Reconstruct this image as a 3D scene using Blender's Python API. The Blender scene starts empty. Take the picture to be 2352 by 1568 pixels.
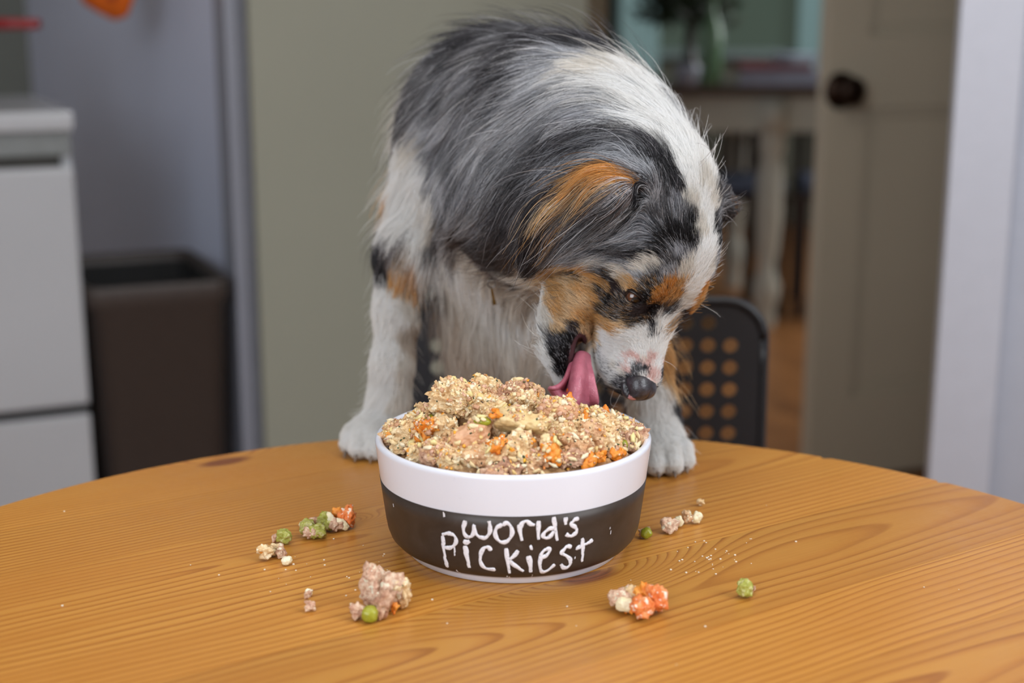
import bpy, bmesh, math, random
import numpy as np
from mathutils import Vector, Matrix, noise, kdtree
from mathutils.bvhtree import BVHTree
SC = bpy.context.scene
COL = SC.collection
rng = np.random.default_rng(7)
random.seed(7)
T = 0.74            # table top height
HC = 0.341          # camera above the table top
FPX = 3267.0
PITCH = math.radians(13.0)
CP, SP = math.cos(PITCH), math.sin(PITCH)

# ------------------------------------------------------------------ camera
cam = bpy.data.cameras.new('camera')
camo = bpy.data.objects.new('camera', cam)
COL.objects.link(camo)
camo.location = (0, 0, T + HC)
camo.rotation_euler = (math.radians(77.0), 0, 0)
cam.sensor_width = 36.0
cam.lens = 36.0 * FPX / 2352.0
cam.clip_start = 0.05
cam.dof.use_dof = True
cam.dof.focus_distance = 0.915
cam.dof.aperture_fstop = 4.0
SC.camera = camo

# ------------------------------------------------------------------ world, lights, exposure
w = bpy.data.worlds.new('world')
SC.world = w
w.use_nodes = True
w.node_tree.nodes['Background'].inputs[0].default_value = (0.62, 0.75, 1.0, 1)
w.node_tree.nodes['Background'].inputs[1].default_value = 0.55
SC.view_settings.view_transform = 'Standard'
SC.view_settings.look = 'None'
SC.view_settings.gamma = 1.0
SC.view_settings.exposure = 0.32
SC.view_settings.use_curve_mapping = False


def window_light(name, loc, target, sx, sy, power, col):
    l = bpy.data.lights.new(name, 'AREA')
    l.shape = 'RECTANGLE'
    l.size = sx
    l.size_y = sy
    l.energy = power
    l.color = col
    o = bpy.data.objects.new(name, l)
    COL.objects.link(o)
    o.location = loc
    d = Vector(target) - Vector(loc)
    o.rotation_euler = d.to_track_quat('-Z', 'Y').to_euler()
    return o


window_light('daylight_side_window', (1.75, -0.1, 1.85), (0.0, 0.95, 0.85), 1.3, 1.2, 30.0, (0.90, 0.95, 1.0))
window_light('daylight_rear_window', (-1.0, -1.35, 1.75), (0.0, 1.0, 0.85), 1.5, 1.3, 36.0, (0.85, 0.92, 1.0))
window_light('daylight_ceiling_bounce', (0.1, 1.0, 2.38), (0.1, 1.0, 0.7), 1.6, 1.6, 11.0, (1.0, 0.97, 0.93))
window_light('dining_fill_light', (2.6, 5.2, 1.7), (1.0, 5.2, 0.8), 1.3, 1.3, 34.0, (0.95, 0.97, 1.0))  # added fill lamp brightening the dining room and its floor, no window stands there
SC.cycles.use_denoising = True
SC.cycles.max_bounces = 6
SC.cycles.diffuse_bounces = 3
SC.cycles.glossy_bounces = 2
SC.cycles.transmission_bounces = 2
SC.cycles.transparent_max_bounces = 4
SC.cycles.use_adaptive_sampling = True
SC.cycles.adaptive_threshold = 0.03
SC.render.hair_type = 'STRAND'


# ------------------------------------------------------------------ helpers
def P(px, py, Y, tab=True):
    """photo pixel -> point at distance Y from the camera (world metres)."""
    dx, dy = (px - 1176) / FPX, (py - 784) / FPX
    fw, dn = CP - dy * SP, SP + dy * CP
    t = Y / fw
    return Vector((dx * t, Y, T + HC - dn * t))


def PZ(px, py, z):
    """photo pixel -> point on the level z above the table top."""
    dx, dy = (px - 1176) / FPX, (py - 784) / FPX
    fw, dn = CP - dy * SP, SP + dy * CP
    t = (HC - z) / dn
    return Vector((dx * t, fw * t, T + z))


def srgb(r, g, b):
    f = lambda c: c / 12.92 if c <= 0.04045 else ((c + 0.055) / 1.055) ** 2.4
    return (f(r / 255), f(g / 255), f(b / 255), 1)


class NT:
    def __init__(self, name):
        self.m = bpy.data.materials.new(name)
        self.m.use_nodes = True
        self.t = self.m.node_tree
        self.b = self.t.nodes['Principled BSDF']

    def n(self, typ, **kw):
        nd = self.t.nodes.new('ShaderNode' + typ)
        for k, v in kw.items():
            if k.startswith('i_'):
                nd.inputs[k[2:].replace('_', ' ')].default_value = v
            else:
                setattr(nd, k, v)
        return nd

    def l(self, a, b):
        if not hasattr(a, 'is_output'):
            a = a.outputs[0]
        self.t.links.new(a, b)

    def math(self, op, a, b=None, c=None):
        nd = self.n('Math', operation=op)
        for i, v in enumerate((a, b, c)):
            if v is None:
                continue
            if isinstance(v, (int, float)):
                nd.inputs[i].default_value = v
            else:
                self.l(v, nd.inputs[i])
        return nd

    def ramp(self, fac, stops, interp='LINEAR'):
        nd = self.n('ValToRGB')
        cr = nd.color_ramp
        cr.interpolation = interp
        while len(cr.elements) < len(stops):
            cr.elements.new(0.5)
        for e, (p, c) in zip(cr.elements, stops):
            e.position = p
            e.color = c if len(c) == 4 else (*c, 1)
        self.l(fac, nd.inputs[0])
        return nd

    def mix(self, fac, a, b, blend='MIX'):
        nd = self.n('Mix', data_type='RGBA', blend_type=blend)
        for i, v in ((0, fac), (6, a), (7, b)):
            if isinstance(v, (int, float, tuple)):
                nd.inputs[i].default_value = v
            else:
                self.l(v, nd.inputs[i])
        return nd.outputs[2]

    def coords(self, kind='Object'):
        return self.n('TexCoord').outputs[kind]

    def noise(self, vec, scale, detail=3, rough=0.5, dist=0.0):
        nd = self.n('TexNoise')
        nd.inputs['Scale'].default_value = scale
        nd.inputs['Detail'].default_value = detail
        nd.inputs['Roughness'].default_value = rough
        nd.inputs['Distortion'].default_value = dist
        if vec is not None:
            self.l(vec, nd.inputs['Vector'])
        return nd

    def bump(self, h, strength=0.3, dist=0.002):
        nd = self.n('Bump')
        nd.inputs['Strength'].default_value = strength
        nd.inputs['Distance'].default_value = dist
        self.l(h, nd.inputs['Height'])
        self.l(nd, self.b.inputs['Normal'])
        return nd


def simple(name, c, rough=0.5, metal=0.0, var=0.06, scale=30, bump=0.0, spec=0.5, coat=0.0, bscale=None):
    m = NT(name)
    co = m.coords()
    nz = m.noise(co, scale, 4)
    d = tuple(x * (1 - var) for x in c[:3]) + (1,)
    e = tuple(min(1, x * (1 + var)) for x in c[:3]) + (1,)
    m.l(m.ramp(nz, [(0.3, d), (0.7, e)]), m.b.inputs['Base Color'])
    m.b.inputs['Roughness'].default_value = rough
    m.b.inputs['Metallic'].default_value = metal
    m.b.inputs['Specular IOR Level'].default_value = spec
    m.b.inputs['Coat Weight'].default_value = coat
    if bump:
        m.bump(m.noise(co, bscale or scale * 6, 3), bump, 0.001)
    return m.m


def obj(name, bm, mat, parent=None, smooth=False, loc=None):
    if isinstance(bm, bpy.types.Mesh):
        me = bm
    else:
        me = bpy.data.meshes.new(name)
        bm.normal_update()
        bm.to_mesh(me)
        bm.free()
    if mat is not None and not me.materials:
        me.materials.append(mat)
    if smooth:
        me.shade_smooth()
    o = bpy.data.objects.new(name, me)
    COL.objects.link(o)
    if parent:
        o.parent = parent
    if loc is not None:
        o.location = loc
    return o


def tag(o, label=None, cat=None, group=None, kind=None):
    for k, v in (('label', label), ('category', cat), ('group', group), ('kind', kind)):
        if v:
            o[k] = v
    return o


def empty(name, loc, label=None, cat=None, group=None, rz=0.0):
    o = bpy.data.objects.new(name, None)
    COL.objects.link(o)
    o.location = loc
    o.rotation_euler = (0, 0, rz)
    o.empty_display_size = 0.05
    return tag(o, label, cat, group)


def box(bm, x0, x1, y0, y1, z0, z1, bev=0.0, M=None):
    vs = [bm.verts.new(Vector(v)) for v in ((x0, y0, z0), (x1, y0, z0), (x1, y1, z0), (x0, y1, z0), (x0, y0, z1), (x1, y0, z1), (x1, y1, z1), (x0, y1, z1))]
    fs = [bm.faces.new([vs[i] for i in q]) for q in ((3, 2, 1, 0), (4, 5, 6, 7), (0, 1, 5, 4), (1, 2, 6, 5), (2, 3, 7, 6), (3, 0, 4, 7))]
    if bev:
        es = list({e for f in fs for e in f.edges})
        r = bmesh.ops.bevel(bm, geom=es, offset=bev, segments=2, affect='EDGES', profile=0.7)
        vs = list({v for f in r['faces'] for v in f.verts} | {v for v in vs if v.is_valid})
    if M is not None:
        bmesh.ops.transform(bm, matrix=M, verts=[v for v in vs if v.is_valid])
    return bm


def nb(*a, **k):
    return box(bmesh.new(), *a, **k)


def lathe(prof, seg=96, bm=None, cap0=False, cap1=False, ang=2 * math.pi):
    bm = bm or bmesh.new()
    rings = []
    for r, z in prof:
        if r < 1e-6:
            rings.append([bm.verts.new((0, 0, z))])
        else:
            rings.append([bm.verts.new((r * math.cos(ang * i / seg), r * math.sin(ang * i / seg), z)) for i in range(seg)])
    for a, b in zip(rings, rings[1:]):
        for i in range(seg):
            j = (i + 1) % seg
            if len(a) == 1 and len(b) == 1:
                continue
            if len(a) == 1:
                bm.faces.new((a[0], b[j], b[i]))
            elif len(b) == 1:
                bm.faces.new((a[i], a[j], b[0]))
            else:
                bm.faces.new((a[i], a[j], b[j], b[i]))
    return bm


def tube(bm, pts, r, seg=10, closed_ends=True):
    pts = [Vector(p) for p in pts]
    rs = r if isinstance(r, (list, tuple)) else [r] * len(pts)
    rings = []
    for i, p in enumerate(pts):
        d = (pts[min(i + 1, len(pts) - 1)] - pts[max(i - 1, 0)]).normalized()
        a = d.orthogonal().normalized() if i == 0 else (pa - d * pa.dot(d)).normalized()
        pa = a
        b = d.cross(a)
        rings.append([bm.verts.new(p + (a * math.cos(2 * math.pi * k / seg) + b * math.sin(2 * math.pi * k / seg)) * rs[i]) for k in range(seg)])
    for A, B in zip(rings, rings[1:]):
        for k in range(seg):
            bm.faces.new((A[k], A[(k + 1) % seg], B[(k + 1) % seg], B[k]))
    if closed_ends:
        bm.faces.new(list(reversed(rings[0])))
        bm.faces.new(rings[-1])
    return bm


def mesh_np(name, V, Fq):
    me = bpy.data.meshes.new(name)
    V = np.asarray(V, np.float32)
    Fq = np.asarray(Fq, np.int32)
    me.vertices.add(len(V))
    me.vertices.foreach_set('co', V.ravel())
    k = Fq.shape[1]
    me.loops.add(Fq.size)
    me.loops.foreach_set('vertex_index', Fq.ravel())
    me.polygons.add(len(Fq))
    me.polygons.foreach_set('loop_start', np.arange(0, Fq.size, k, dtype=np.int32))
    me.polygons.foreach_set('loop_total', np.full(len(Fq), k, np.int32))
    me.update(calc_edges=True)
    me.validate()
    return me


def catmull(pts, n=8):
    pts = [np.array(p, float) for p in pts]
    if len(pts) < 3:
        return [pts[0] + (pts[-1] - pts[0]) * t for t in np.linspace(0, 1, n)]
    q = [2 * pts[0] - pts[1]] + pts + [2 * pts[-1] - pts[-2]]
    out = []
    for i in range(1, len(q) - 2):
        p0, p1, p2, p3 = q[i - 1:i + 3]
        for t in np.linspace(0, 1, n, endpoint=False):
            out.append(0.5 * (2 * p1 + (p2 - p0) * t + (2 * p0 - 5 * p1 + 4 * p2 - p3) * t * t + (3 * p1 - p0 - 3 * p2 + p3) * t ** 3))
    out.append(pts[-1])
    return out


def smooth_noise(pts, scale, seed=0):
    """cheap vectorised value noise, roughly -1..1"""
    q = np.asarray(pts, float) * scale + seed * 17.31
    i = np.floor(q).astype(np.int64)
    f = q - i
    f = f * f * (3 - 2 * f)
    out = np.zeros(len(q))
    for dx in (0, 1):
        for dy in (0, 1):
            for dz in (0, 1):
                h = (i[:, 0] + dx) * 374761393 + (i[:, 1] + dy) * 668265263 + (i[:, 2] + dz) * 2147483647 + seed * 974711
                h = (h ^ (h >> 13)) * 1274126177
                h = (h ^ (h >> 16)) & 0xffff
                wgt = (f[:, 0] if dx else 1 - f[:, 0]) * (f[:, 1] if dy else 1 - f[:, 1]) * (f[:, 2] if dz else 1 - f[:, 2])
                out += wgt * (h / 32767.5 - 1)
    return out


def fbm(pts, scale, oct=3, seed=0):
    o = np.zeros(len(pts))
    a = 1.0
    for k in range(oct):
        o += a * smooth_noise(pts, scale * 2 ** k, seed + k)
        a *= 0.5
    return o


# ------------------------------------------------------------------ materials of the room
M_green = simple('sage_wall_paint', srgb(142, 142, 128), 0.7, var=0.02, scale=3, bump=0.05)
M_blue = simple('pale_blue_white_paint', srgb(206, 212, 232), 0.6, var=0.02, scale=3, bump=0.05)
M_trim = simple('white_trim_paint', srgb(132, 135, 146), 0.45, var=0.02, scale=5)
M_ceil = simple('ceiling_paint', srgb(225, 223, 218), 0.8, var=0.02)
M_door = simple('door_paint', srgb(188, 178, 158), 0.45, var=0.02, scale=5)
M_warm = simple('dining_wall_paint', srgb(96, 98, 86), 0.8, var=0.03, scale=3)
M_black = simple('black_plastic', srgb(24, 24, 28), 0.45, var=0.08, scale=60, bump=0.05)
M_enamel = simple('white_enamel', srgb(176, 178, 182), 0.25, var=0.02, scale=4)
M_dark_wood = simple('dark_wood', srgb(50, 32, 22), 0.5, var=0.25, scale=18)


def floor_mat():
    m = NT('oak_floor')
    co = m.coords()
    mp = m.n('Mapping')
    mp.inputs['Rotation'].default_value = (0, 0, math.radians(65))
    m.l(co, mp.inputs[0])
    br = m.n('TexBrick')
    br.inputs['Scale'].default_value = 1.0
    br.inputs['Brick Width'].default_value = 1.1
    br.inputs['Row Height'].default_value = 0.085
    br.inputs['Mortar Size'].default_value = 0.0015
    br.inputs['Color1'].default_value = srgb(184, 124, 70)
    br.inputs['Color2'].default_value = srgb(150, 98, 54)
    br.inputs['Mortar'].default_value = srgb(45, 26, 15)
    m.l(mp, br.inputs[0])
    nz = m.noise(mp, 9, 4)
    m.l(m.mix(0.35, br.outputs[0], m.ramp(nz, [(0.3, srgb(90, 55, 30)), (0.7, srgb(170, 115, 68))]).outputs[0]), m.b.inputs['Base Color'])
    m.b.inputs['Roughness'].default_value = 0.35
    return m.m


# ------------------------------------------------------------------ room shell
def struct(name, bm, mat, parent=None, **k):
    o = obj(name, bm, mat, parent, **k)
    if parent is None:
        o['kind'] = 'structure'
    return o


struct('floor', nb(-2.6, 3.2, -1.7, 7.4, -0.06, 0.0), floor_mat())
struct('ceiling', nb(-2.6, 3.2, -1.7, 7.4, 2.45, 2.5), M_ceil)
struct('wall_left', nb(-2.7, -2.6, -1.7, 7.4, 0, 2.45), M_ceil)
struct('wall_rear', nb(-2.6, 3.2, -1.8, -1.7, 0, 2.45), M_ceil)
struct('wall_far', nb(-2.6, 3.2, 7.4, 7.5, 0, 2.45), M_warm)
struct('wall_side', nb(3.2, 3.3, -1.7, 7.4, 0, 2.45), M_warm)


def slab(name, a, b, z0, z1, th, mat, side=1):
    """upright board from floor point a to b; thickness th on its far side"""
    a, b = Vector((*a, 0)), Vector((*b, 0))
    d = (b - a)
    L = d.length
    ang = math.atan2(d.y, d.x)
    bm = nb(0, L, 0 if side > 0 else -th, th if side > 0 else 0, z0, z1)
    bmesh.ops.rotate(bm, verts=bm.verts, cent=(0, 0, 0), matrix=Matrix.Rotation(ang, 3, 'Z'))
    bmesh.ops.translate(bm, verts=bm.verts, vec=a)
    return struct(name, bm, mat)


TA = Vector((0.909, 0.416, 0))           # the far walls run along this, turned 24.6 degrees
W0 = Vector((P(573, 100, 2.675).x, 2.675, 0))
wall_pt = lambda t: (W0.x + TA.x * t, W0.y + TA.y * t)
slab('wall_green', wall_pt(0.0), wall_pt(0.70), 0, 2.45, 0.10, M_green)
slab('wall_beside_door', wall_pt(1.30), wall_pt(2.6), 0, 2.45, 0.02, M_green)
slab('wall_above_door', wall_pt(0.70), wall_pt(1.24), 2.06, 2.45, 0.10, M_green)
# pale blue alcove wall going back from the trim, then the far kitchen wall
slab('wall_alcove', (-0.50, 2.70), (-1.44, 4.33), 0, 2.45, 0.08, M_blue, side=-1)
slab('wall_kitchen', (-2.6, 4.33), (-1.43, 4.33), 0, 2.45, 0.08, simple('grey_green_paint', srgb(120, 124, 118), 0.7, var=0.02))
# casing at the corner of the green wall: flat board, groove, bead
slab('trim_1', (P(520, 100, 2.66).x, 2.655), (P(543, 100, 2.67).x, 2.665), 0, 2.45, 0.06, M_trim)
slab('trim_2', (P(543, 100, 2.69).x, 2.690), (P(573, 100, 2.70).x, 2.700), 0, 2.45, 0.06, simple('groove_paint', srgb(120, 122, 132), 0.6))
# casings of the doorway
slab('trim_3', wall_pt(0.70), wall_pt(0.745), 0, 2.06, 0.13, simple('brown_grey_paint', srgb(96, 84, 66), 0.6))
# near white casing and wall at the right
slab('wall_right', (0.72, 2.055), (1.9, 1.55), 0, 2.45, 0.12, simple('right_wall_paint', srgb(176, 180, 192), 0.6, var=0.02))
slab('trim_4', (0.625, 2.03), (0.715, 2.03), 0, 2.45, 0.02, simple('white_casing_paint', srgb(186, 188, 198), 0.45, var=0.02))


# the door, panelled, with a dark knob
def build_door():
    p = wall_pt(1.275)
    ang = math.radians(20)
    M = Matrix.Translation((p[0], p[1] - 0.015, 0.015)) @ Matrix.Rotation(ang, 4, 'Z')
    W, H, TH = 0.76, 2.03, 0.036
    d = empty('door_1', M.translation)
    d.rotation_euler = (0, 0, ang)
    d['kind'] = 'structure'
    bm = bmesh.new()
    st = 0.105
    box(bm, 0, st, -TH, 0, 0, H, 0.002)
    box(bm, W - st, W, -TH, 0, 0, H, 0.002)
    for z0, z1 in ((0, 0.20), (0.86, 1.02), (H - 0.12, H)):
        box(bm, st, W - st, -TH, 0, z0, z1, 0.002)
    fr = obj('door_frame_rails', bm, M_door, d)
    for z0, z1 in ((0.20, 0.86), (1.02, H - 0.12)):
        obj('door_panel', nb(st + 0.02, W - st - 0.02, -TH + 0.012, -0.010, z0 + 0.02, z1 - 0.02, 0.006), M_door, d)
        mo = bmesh.new()
        for a, b, c, e in ((st, st + 0.02, z0, z1), (W - st - 0.02, W - st, z0, z1), (st, W - st, z0, z0 + 0.02), (st, W - st, z1 - 0.02, z1)):
            box(mo, a, b, -TH + 0.006, -0.008, c, e, 0.005)
        obj('panel_molding', mo, M_door, d)
    bronze = simple('dark_bronze', srgb(44, 30, 22), 0.35, 0.8, var=0.2)
    kb = lathe([(0.0, 0.066), (0.020, 0.064), (0.031, 0.054), (0.033, 0.045), (0.026, 0.035), (0.011, 0.028), (0.010, 0.008), (0.040, 0.006), (0.041, 0.0), (0, 0)], 32)
    bmesh.ops.rotate(kb, verts=kb.verts, cent=(0, 0, 0), matrix=Matrix.Rotation(math.radians(90), 3, 'X'))
    obj('door_knob', kb, bronze, d, True, (0.036, -TH, 0.90))


build_door()


# window of the dining room (teal light) in the far wall
def build_far_window():
    Y = 7.36
    wroot = empty('window_1', P(1650, 60, Y))
    wroot['kind'] = 'structure'
    x0, x1 = P(1425, 60, Y).x, P(1880, 60, Y).x
    zc0, zc1 = 0.86, 2.1
    fm = simple('teal_window_frame', srgb(130, 150, 150), 0.5)
    gl = NT('window_daylight_pane')
    gl.b.inputs['Base Color'].default_value = srgb(60, 78, 70)
    gl.b.inputs['Roughness'].default_value = 0.1
    gl.b.inputs['Emission Color'].default_value = srgb(96, 108, 96)
    gl.b.inputs['Emission Strength'].default_value = 0.25
    curt = NT('teal_glowing_curtain')
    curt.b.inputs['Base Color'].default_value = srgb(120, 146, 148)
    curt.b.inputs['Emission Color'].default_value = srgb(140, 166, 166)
    curt.b.inputs['Emission Strength'].default_value = 0.30  # weak emission stands in for daylight coming through the cloth
    loc = wroot.location
    tr = Matrix.Translation(-loc)
    for a, b in ((x0 + 0.02, (x0 + x1) / 2 - 0.02), ((x0 + x1) / 2 + 0.02, x1 - 0.02)):
        bm = nb(a, b, Y, Y + 0.01, zc0 + 0.04, zc1 - 0.04)
        bm.transform(tr)
        obj('window_pane', bm, gl.m, wroot)
    bm = bmesh.new()
    for a, b, c, e in ((x0 - 0.04, x0 + 0.02, zc0, zc1), (x1 - 0.02, x1 + 0.04, zc0, zc1), ((x0 + x1) / 2 - 0.02, (x0 + x1) / 2 + 0.02, zc0, zc1), (x0, x1, zc0, zc0 + 0.04), (x0, x1, zc1 - 0.04, zc1)):
        box(bm, a, b, Y - 0.03, Y + 0.02, c, e, 0.004)
    bm.transform(tr)
    obj('window_frame', bm, fm, wroot)
    # two pleated curtains: real folded cloth
    for xa, xb in ((P(1428, 60, Y - 0.1).x, P(1515, 60, Y - 0.1).x), (P(1836, 60, Y - 0.1).x, P(1885, 60, Y - 0.1).x)):
        V, Fc = [], []
        n = 40
        for i in range(n + 1):
            x = xa + (xb - xa) * i / n
            y = Y - 0.10 + 0.018 * math.sin(i * 1.3)
            V += [(x, y, 0.70), (x, y, 2.2)]
            if i:
                Fc.append((2 * i - 2, 2 * i, 2 * i + 1, 2 * i - 1))
        c = obj('curtain', mesh_np('curtain', V, Fc), curt.m, None, True)
        s = c.modifiers.new('thickness', 'SOLIDIFY')
        s.thickness = 0.004
        side = 'left' if xa < P(1650, 60, Y).x else 'right'
        tag(c, 'pale teal curtain at the %s side of the distant dining window' % side, 'curtain', 'teal curtains of the dining window')


build_far_window()

# ------------------------------------------------------------------ the round pine table
GR = math.radians(33)
TC = Vector((0.0027, 0.6887, T))
TR = 0.4537


def to_uv(p):
    d = Vector(p) - TC
    return (d.x * math.cos(GR) + d.y * math.sin(GR), -d.x * math.sin(GR) + d.y * math.cos(GR))


def plank_mat(i, v0, u0, slope, freq, knots, tint):
    m = NT('pine_plank_%d' % i)
    sep = m.n('SeparateXYZ')
    co = m.coords()
    m.l(co, sep.inputs[0])
    u, v = sep.outputs[0], sep.outputs[1]
    # stretched coordinates
    st = m.n('CombineXYZ')
    m.l(m.math('MULTIPLY', u, 1.6), st.inputs[0])
    m.l(m.math('MULTIPLY', v, 7.0), st.inputs[1])
    st.inputs[2].default_value = i * 3.7
    wob = m.noise(st, 1.0, 2, 0.45)
    st2 = m.n('CombineXYZ')
    m.l(m.math('MULTIPLY', u, 7.0), st2.inputs[0])
    m.l(m.math('MULTIPLY', v, 30.0), st2.inputs[1])
    st2.inputs[2].default_value = i * 1.9
    wob2 = m.noise(st2, 1.0, 2, 0.5)
    vv = m.math('ADD', m.math('SUBTRACT', v, v0), m.math('MULTIPLY', m.math('SUBTRACT', wob, 0.5), 0.045))
    vv = m.math('ADD', vv, m.math('MULTIPLY', m.math('SUBTRACT', wob2, 0.5), 0.006))
    uu = m.math('MULTIPLY', m.math('SUBTRACT', u, u0), slope)
    r = m.math('SQRT', m.math('ADD', m.math('MULTIPLY', vv, vv), m.math('MULTIPLY', uu, uu)))
    ph = m.math('MULTIPLY', r, freq)
    kn = None
    for ku, kv, size, amp in knots:
        du = m.math('MULTIPLY', m.math('SUBTRACT', u, ku), 0.42)
        dv = m.math('SUBTRACT', v, kv)
        d = m.math('SQRT', m.math('ADD', m.math('MULTIPLY', du, du), m.math('MULTIPLY', dv, dv)))
        g = m.math('POWER', 2.718, m.math('MULTIPLY', m.math('MULTIPLY', d, d), -1.0 / (size * size * 9)))
        ph = m.math('ADD', ph, m.math('MULTIPLY', g, amp))
        k = m.n('MapRange')
        k.inputs['From Min'].default_value = size * 1.0
        k.inputs['From Max'].default_value = size * 0.55
        m.l(m.math('ADD', d, m.math('MULTIPLY', m.math('SUBTRACT', wob2, 0.5), size * 0.6)), k.inputs['Value'])
        kn = k if kn is None else m.math('MAXIMUM', kn, k)
    fr = m.math('FRACT', ph)
    lo, mi, da = (srgb(*[min(255, c * tint) for c in q]) for q in ((204, 148, 66), (186, 124, 48), (142, 82, 25)))
    ring = m.ramp(fr, [(0.0, lo), (0.45, lo), (0.70, mi), (0.86, da), (0.93, da), (1.0, lo)])
    # contrast of the rings changes over the board
    st3 = m.n('CombineXYZ')
    m.l(m.math('MULTIPLY', u, 1.2), st3.inputs[0])
    m.l(m.math('MULTIPLY', v, 22.0), st3.inputs[1])
    st3.inputs[2].default_value = i * 5.1
    con = m.noise(st3, 1.0, 2, 0.5)
    c1 = m.mix(m.ramp(con, [(0.32, (0.10,) * 3), (0.66, (0.85,) * 3)]).outputs[0], mi, ring.outputs[0])
    # fibres
    st4 = m.n('CombineXYZ')
    m.l(m.math('MULTIPLY', u, 14.0), st4.inputs[0])
    m.l(m.math('MULTIPLY', v, 900.0), st4.inputs[1])
    fib = m.noise(st4, 1.0, 3, 0.6)
    c2 = m.mix(0.14, c1, m.ramp(fib, [(0.35, srgb(158, 96, 38)), (0.65, srgb(216, 156, 84))]).outputs[0])
    big = m.noise(co, 3.0 + 0.1 * i, 2)
    c3 = m.mix(m.ramp(big, [(0.35, (0.0,) * 3), (0.7, (0.35,) * 3)]).outputs[0], c2, srgb(176, 108, 44))
    if kn is not None:
        c3 = m.mix(m.math('MULTIPLY', kn, 0.85), c3, m.ramp(m.math('FRACT', m.math('MULTIPLY', ph, 1.7)), [(0.2, srgb(92, 44, 24)), (0.8, srgb(132, 66, 34))]).outputs[0])
    m.l(c3, m.b.inputs['Base Color'])
    sc = m.noise(co, 55, 4, 0.65)
    m.l(m.ramp(sc, [(0.3, (0.30,) * 3), (0.75, (0.44,) * 3)]), m.b.inputs['Roughness'])
    m.b.inputs['Specular IOR Level'].default_value = 0.45
    m.b.inputs['Coat Weight'].default_value = 0.12
    m.b.inputs['Coat Roughness'].default_value = 0.25
    m.bump(m.math('ADD', m.math('MULTIPLY', fr, -0.6), m.math('MULTIPLY', fib, 0.4)), 0.10, 0.0006)
    return m.m


def build_table():
    t = empty('dining_table', TC, 'round honey-coloured pine table with glued planks, knots and crumbs, under the food bowl', 'table')
    t.rotation_euler = (0, 0, GR)
    kA = to_uv(PZ(1352, 1326, 0))
    kB = to_uv(PZ(515, 1060, 0))
    kC = to_uv(PZ(60, 1420, 0))
    kD = to_uv(PZ(790, 1200, 0))
    kE = to_uv(PZ(1530, 1480, 0))
    edges = [-TR - 0.001, -0.372, -0.268, -0.166, -0.083, -0.006, 0.098, 0.187, 0.283, 0.371, TR + 0.001]
    rs = random.Random(5)
    knots = {}
    for k, s, a in ((kA, 0.0110, 12.0), (kB, 0.0100, 8.0), (kD, 0.0035, 7.0)):
        for j in range(10):
            if edges[j] < k[1] <= edges[j + 1]:
                knots.setdefault(j, []).append((k[0], k[1], s, a))
    for j in range(10):
        a, b = edges[j] + 0.00012, edges[j + 1] - 0.00012
        vm = (a + b) / 2
        n = 26
        tt = np.linspace(0, 1, n)
        vs = a + (b - a) * tt
        vs = np.clip(vs, -TR * 0.99999, TR * 0.99999)
        right = [(math.sqrt(max(0, TR * TR - v * v)), v) for v in vs]
        left = [(-x, v) for x, v in reversed(right)]
        out = right + left
        # drop coincident points of the end boards
        pts = []
        for q in out:
            if not pts or (Vector(q) - Vector(pts[-1])).length > 4e-4:
                pts.append(q)
        if (Vector(pts[0]) - Vector(pts[-1])).length < 4e-4:
            pts.pop()
        bm = bmesh.new()
        top = [bm.verts.new((x, y, 0)) for x, y in pts]
        bot = [bm.verts.new((x, y, -0.027)) for x, y in pts]
        ft = bm.faces.new(top)
        bm.faces.new(list(reversed(bot)))
        m_ = len(pts)
        for i in range(m_):
            bm.faces.new((top[i], bot[i], bot[(i + 1) % m_], top[(i + 1) % m_]))
        rim = [e for e in ft.edges if all(abs(v.co.xy.length - TR) < 2e-3 for v in e.verts) and e.calc_length() < 0.06]
        bmesh.ops.bevel(bm, geom=rim, offset=0.004, segments=3, affect='EDGES')
        q = rs.random()
        cath = j in (3, 5, 7)
        mt = plank_mat(j, vm + ((q - 0.5) * 0.03 if cath else (0.13 + 0.1 * q) * (1 if q > 0.5 else -1)), rs.uniform(-0.3, 0.3),
                       0.06 if cath else 0.01, rs.uniform(150, 210) if not cath else rs.uniform(120, 160), knots.get(j, []), rs.uniform(0.94, 1.04))
        obj('plank', bm, mt, t)
    wm = plank_mat(20, 0.3, 0, 0.01, 200, [], 0.95)
    ap = bmesh.new()
    for sx, sy in ((1, 0), (0, 1)):
        for s in (-1, 1):
            if sx:
                box(ap, -0.26, 0.26, s * 0.25 - 0.01, s * 0.25 + 0.01, -0.107, -0.027)
            else:
                box(ap, s * 0.25 - 0.01, s * 0.25 + 0.01, -0.24, 0.24, -0.107, -0.027)
    obj('apron', ap, wm, t)
    for sx in (-1, 1):
        for sy in (-1, 1):
            obj('leg', nb(-0.028, 0.028, -0.028, 0.028, -T + 0.001, -0.027, 0.004), wm, t, loc=(sx * 0.222, sy * 0.222, 0))


build_table()

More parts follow.
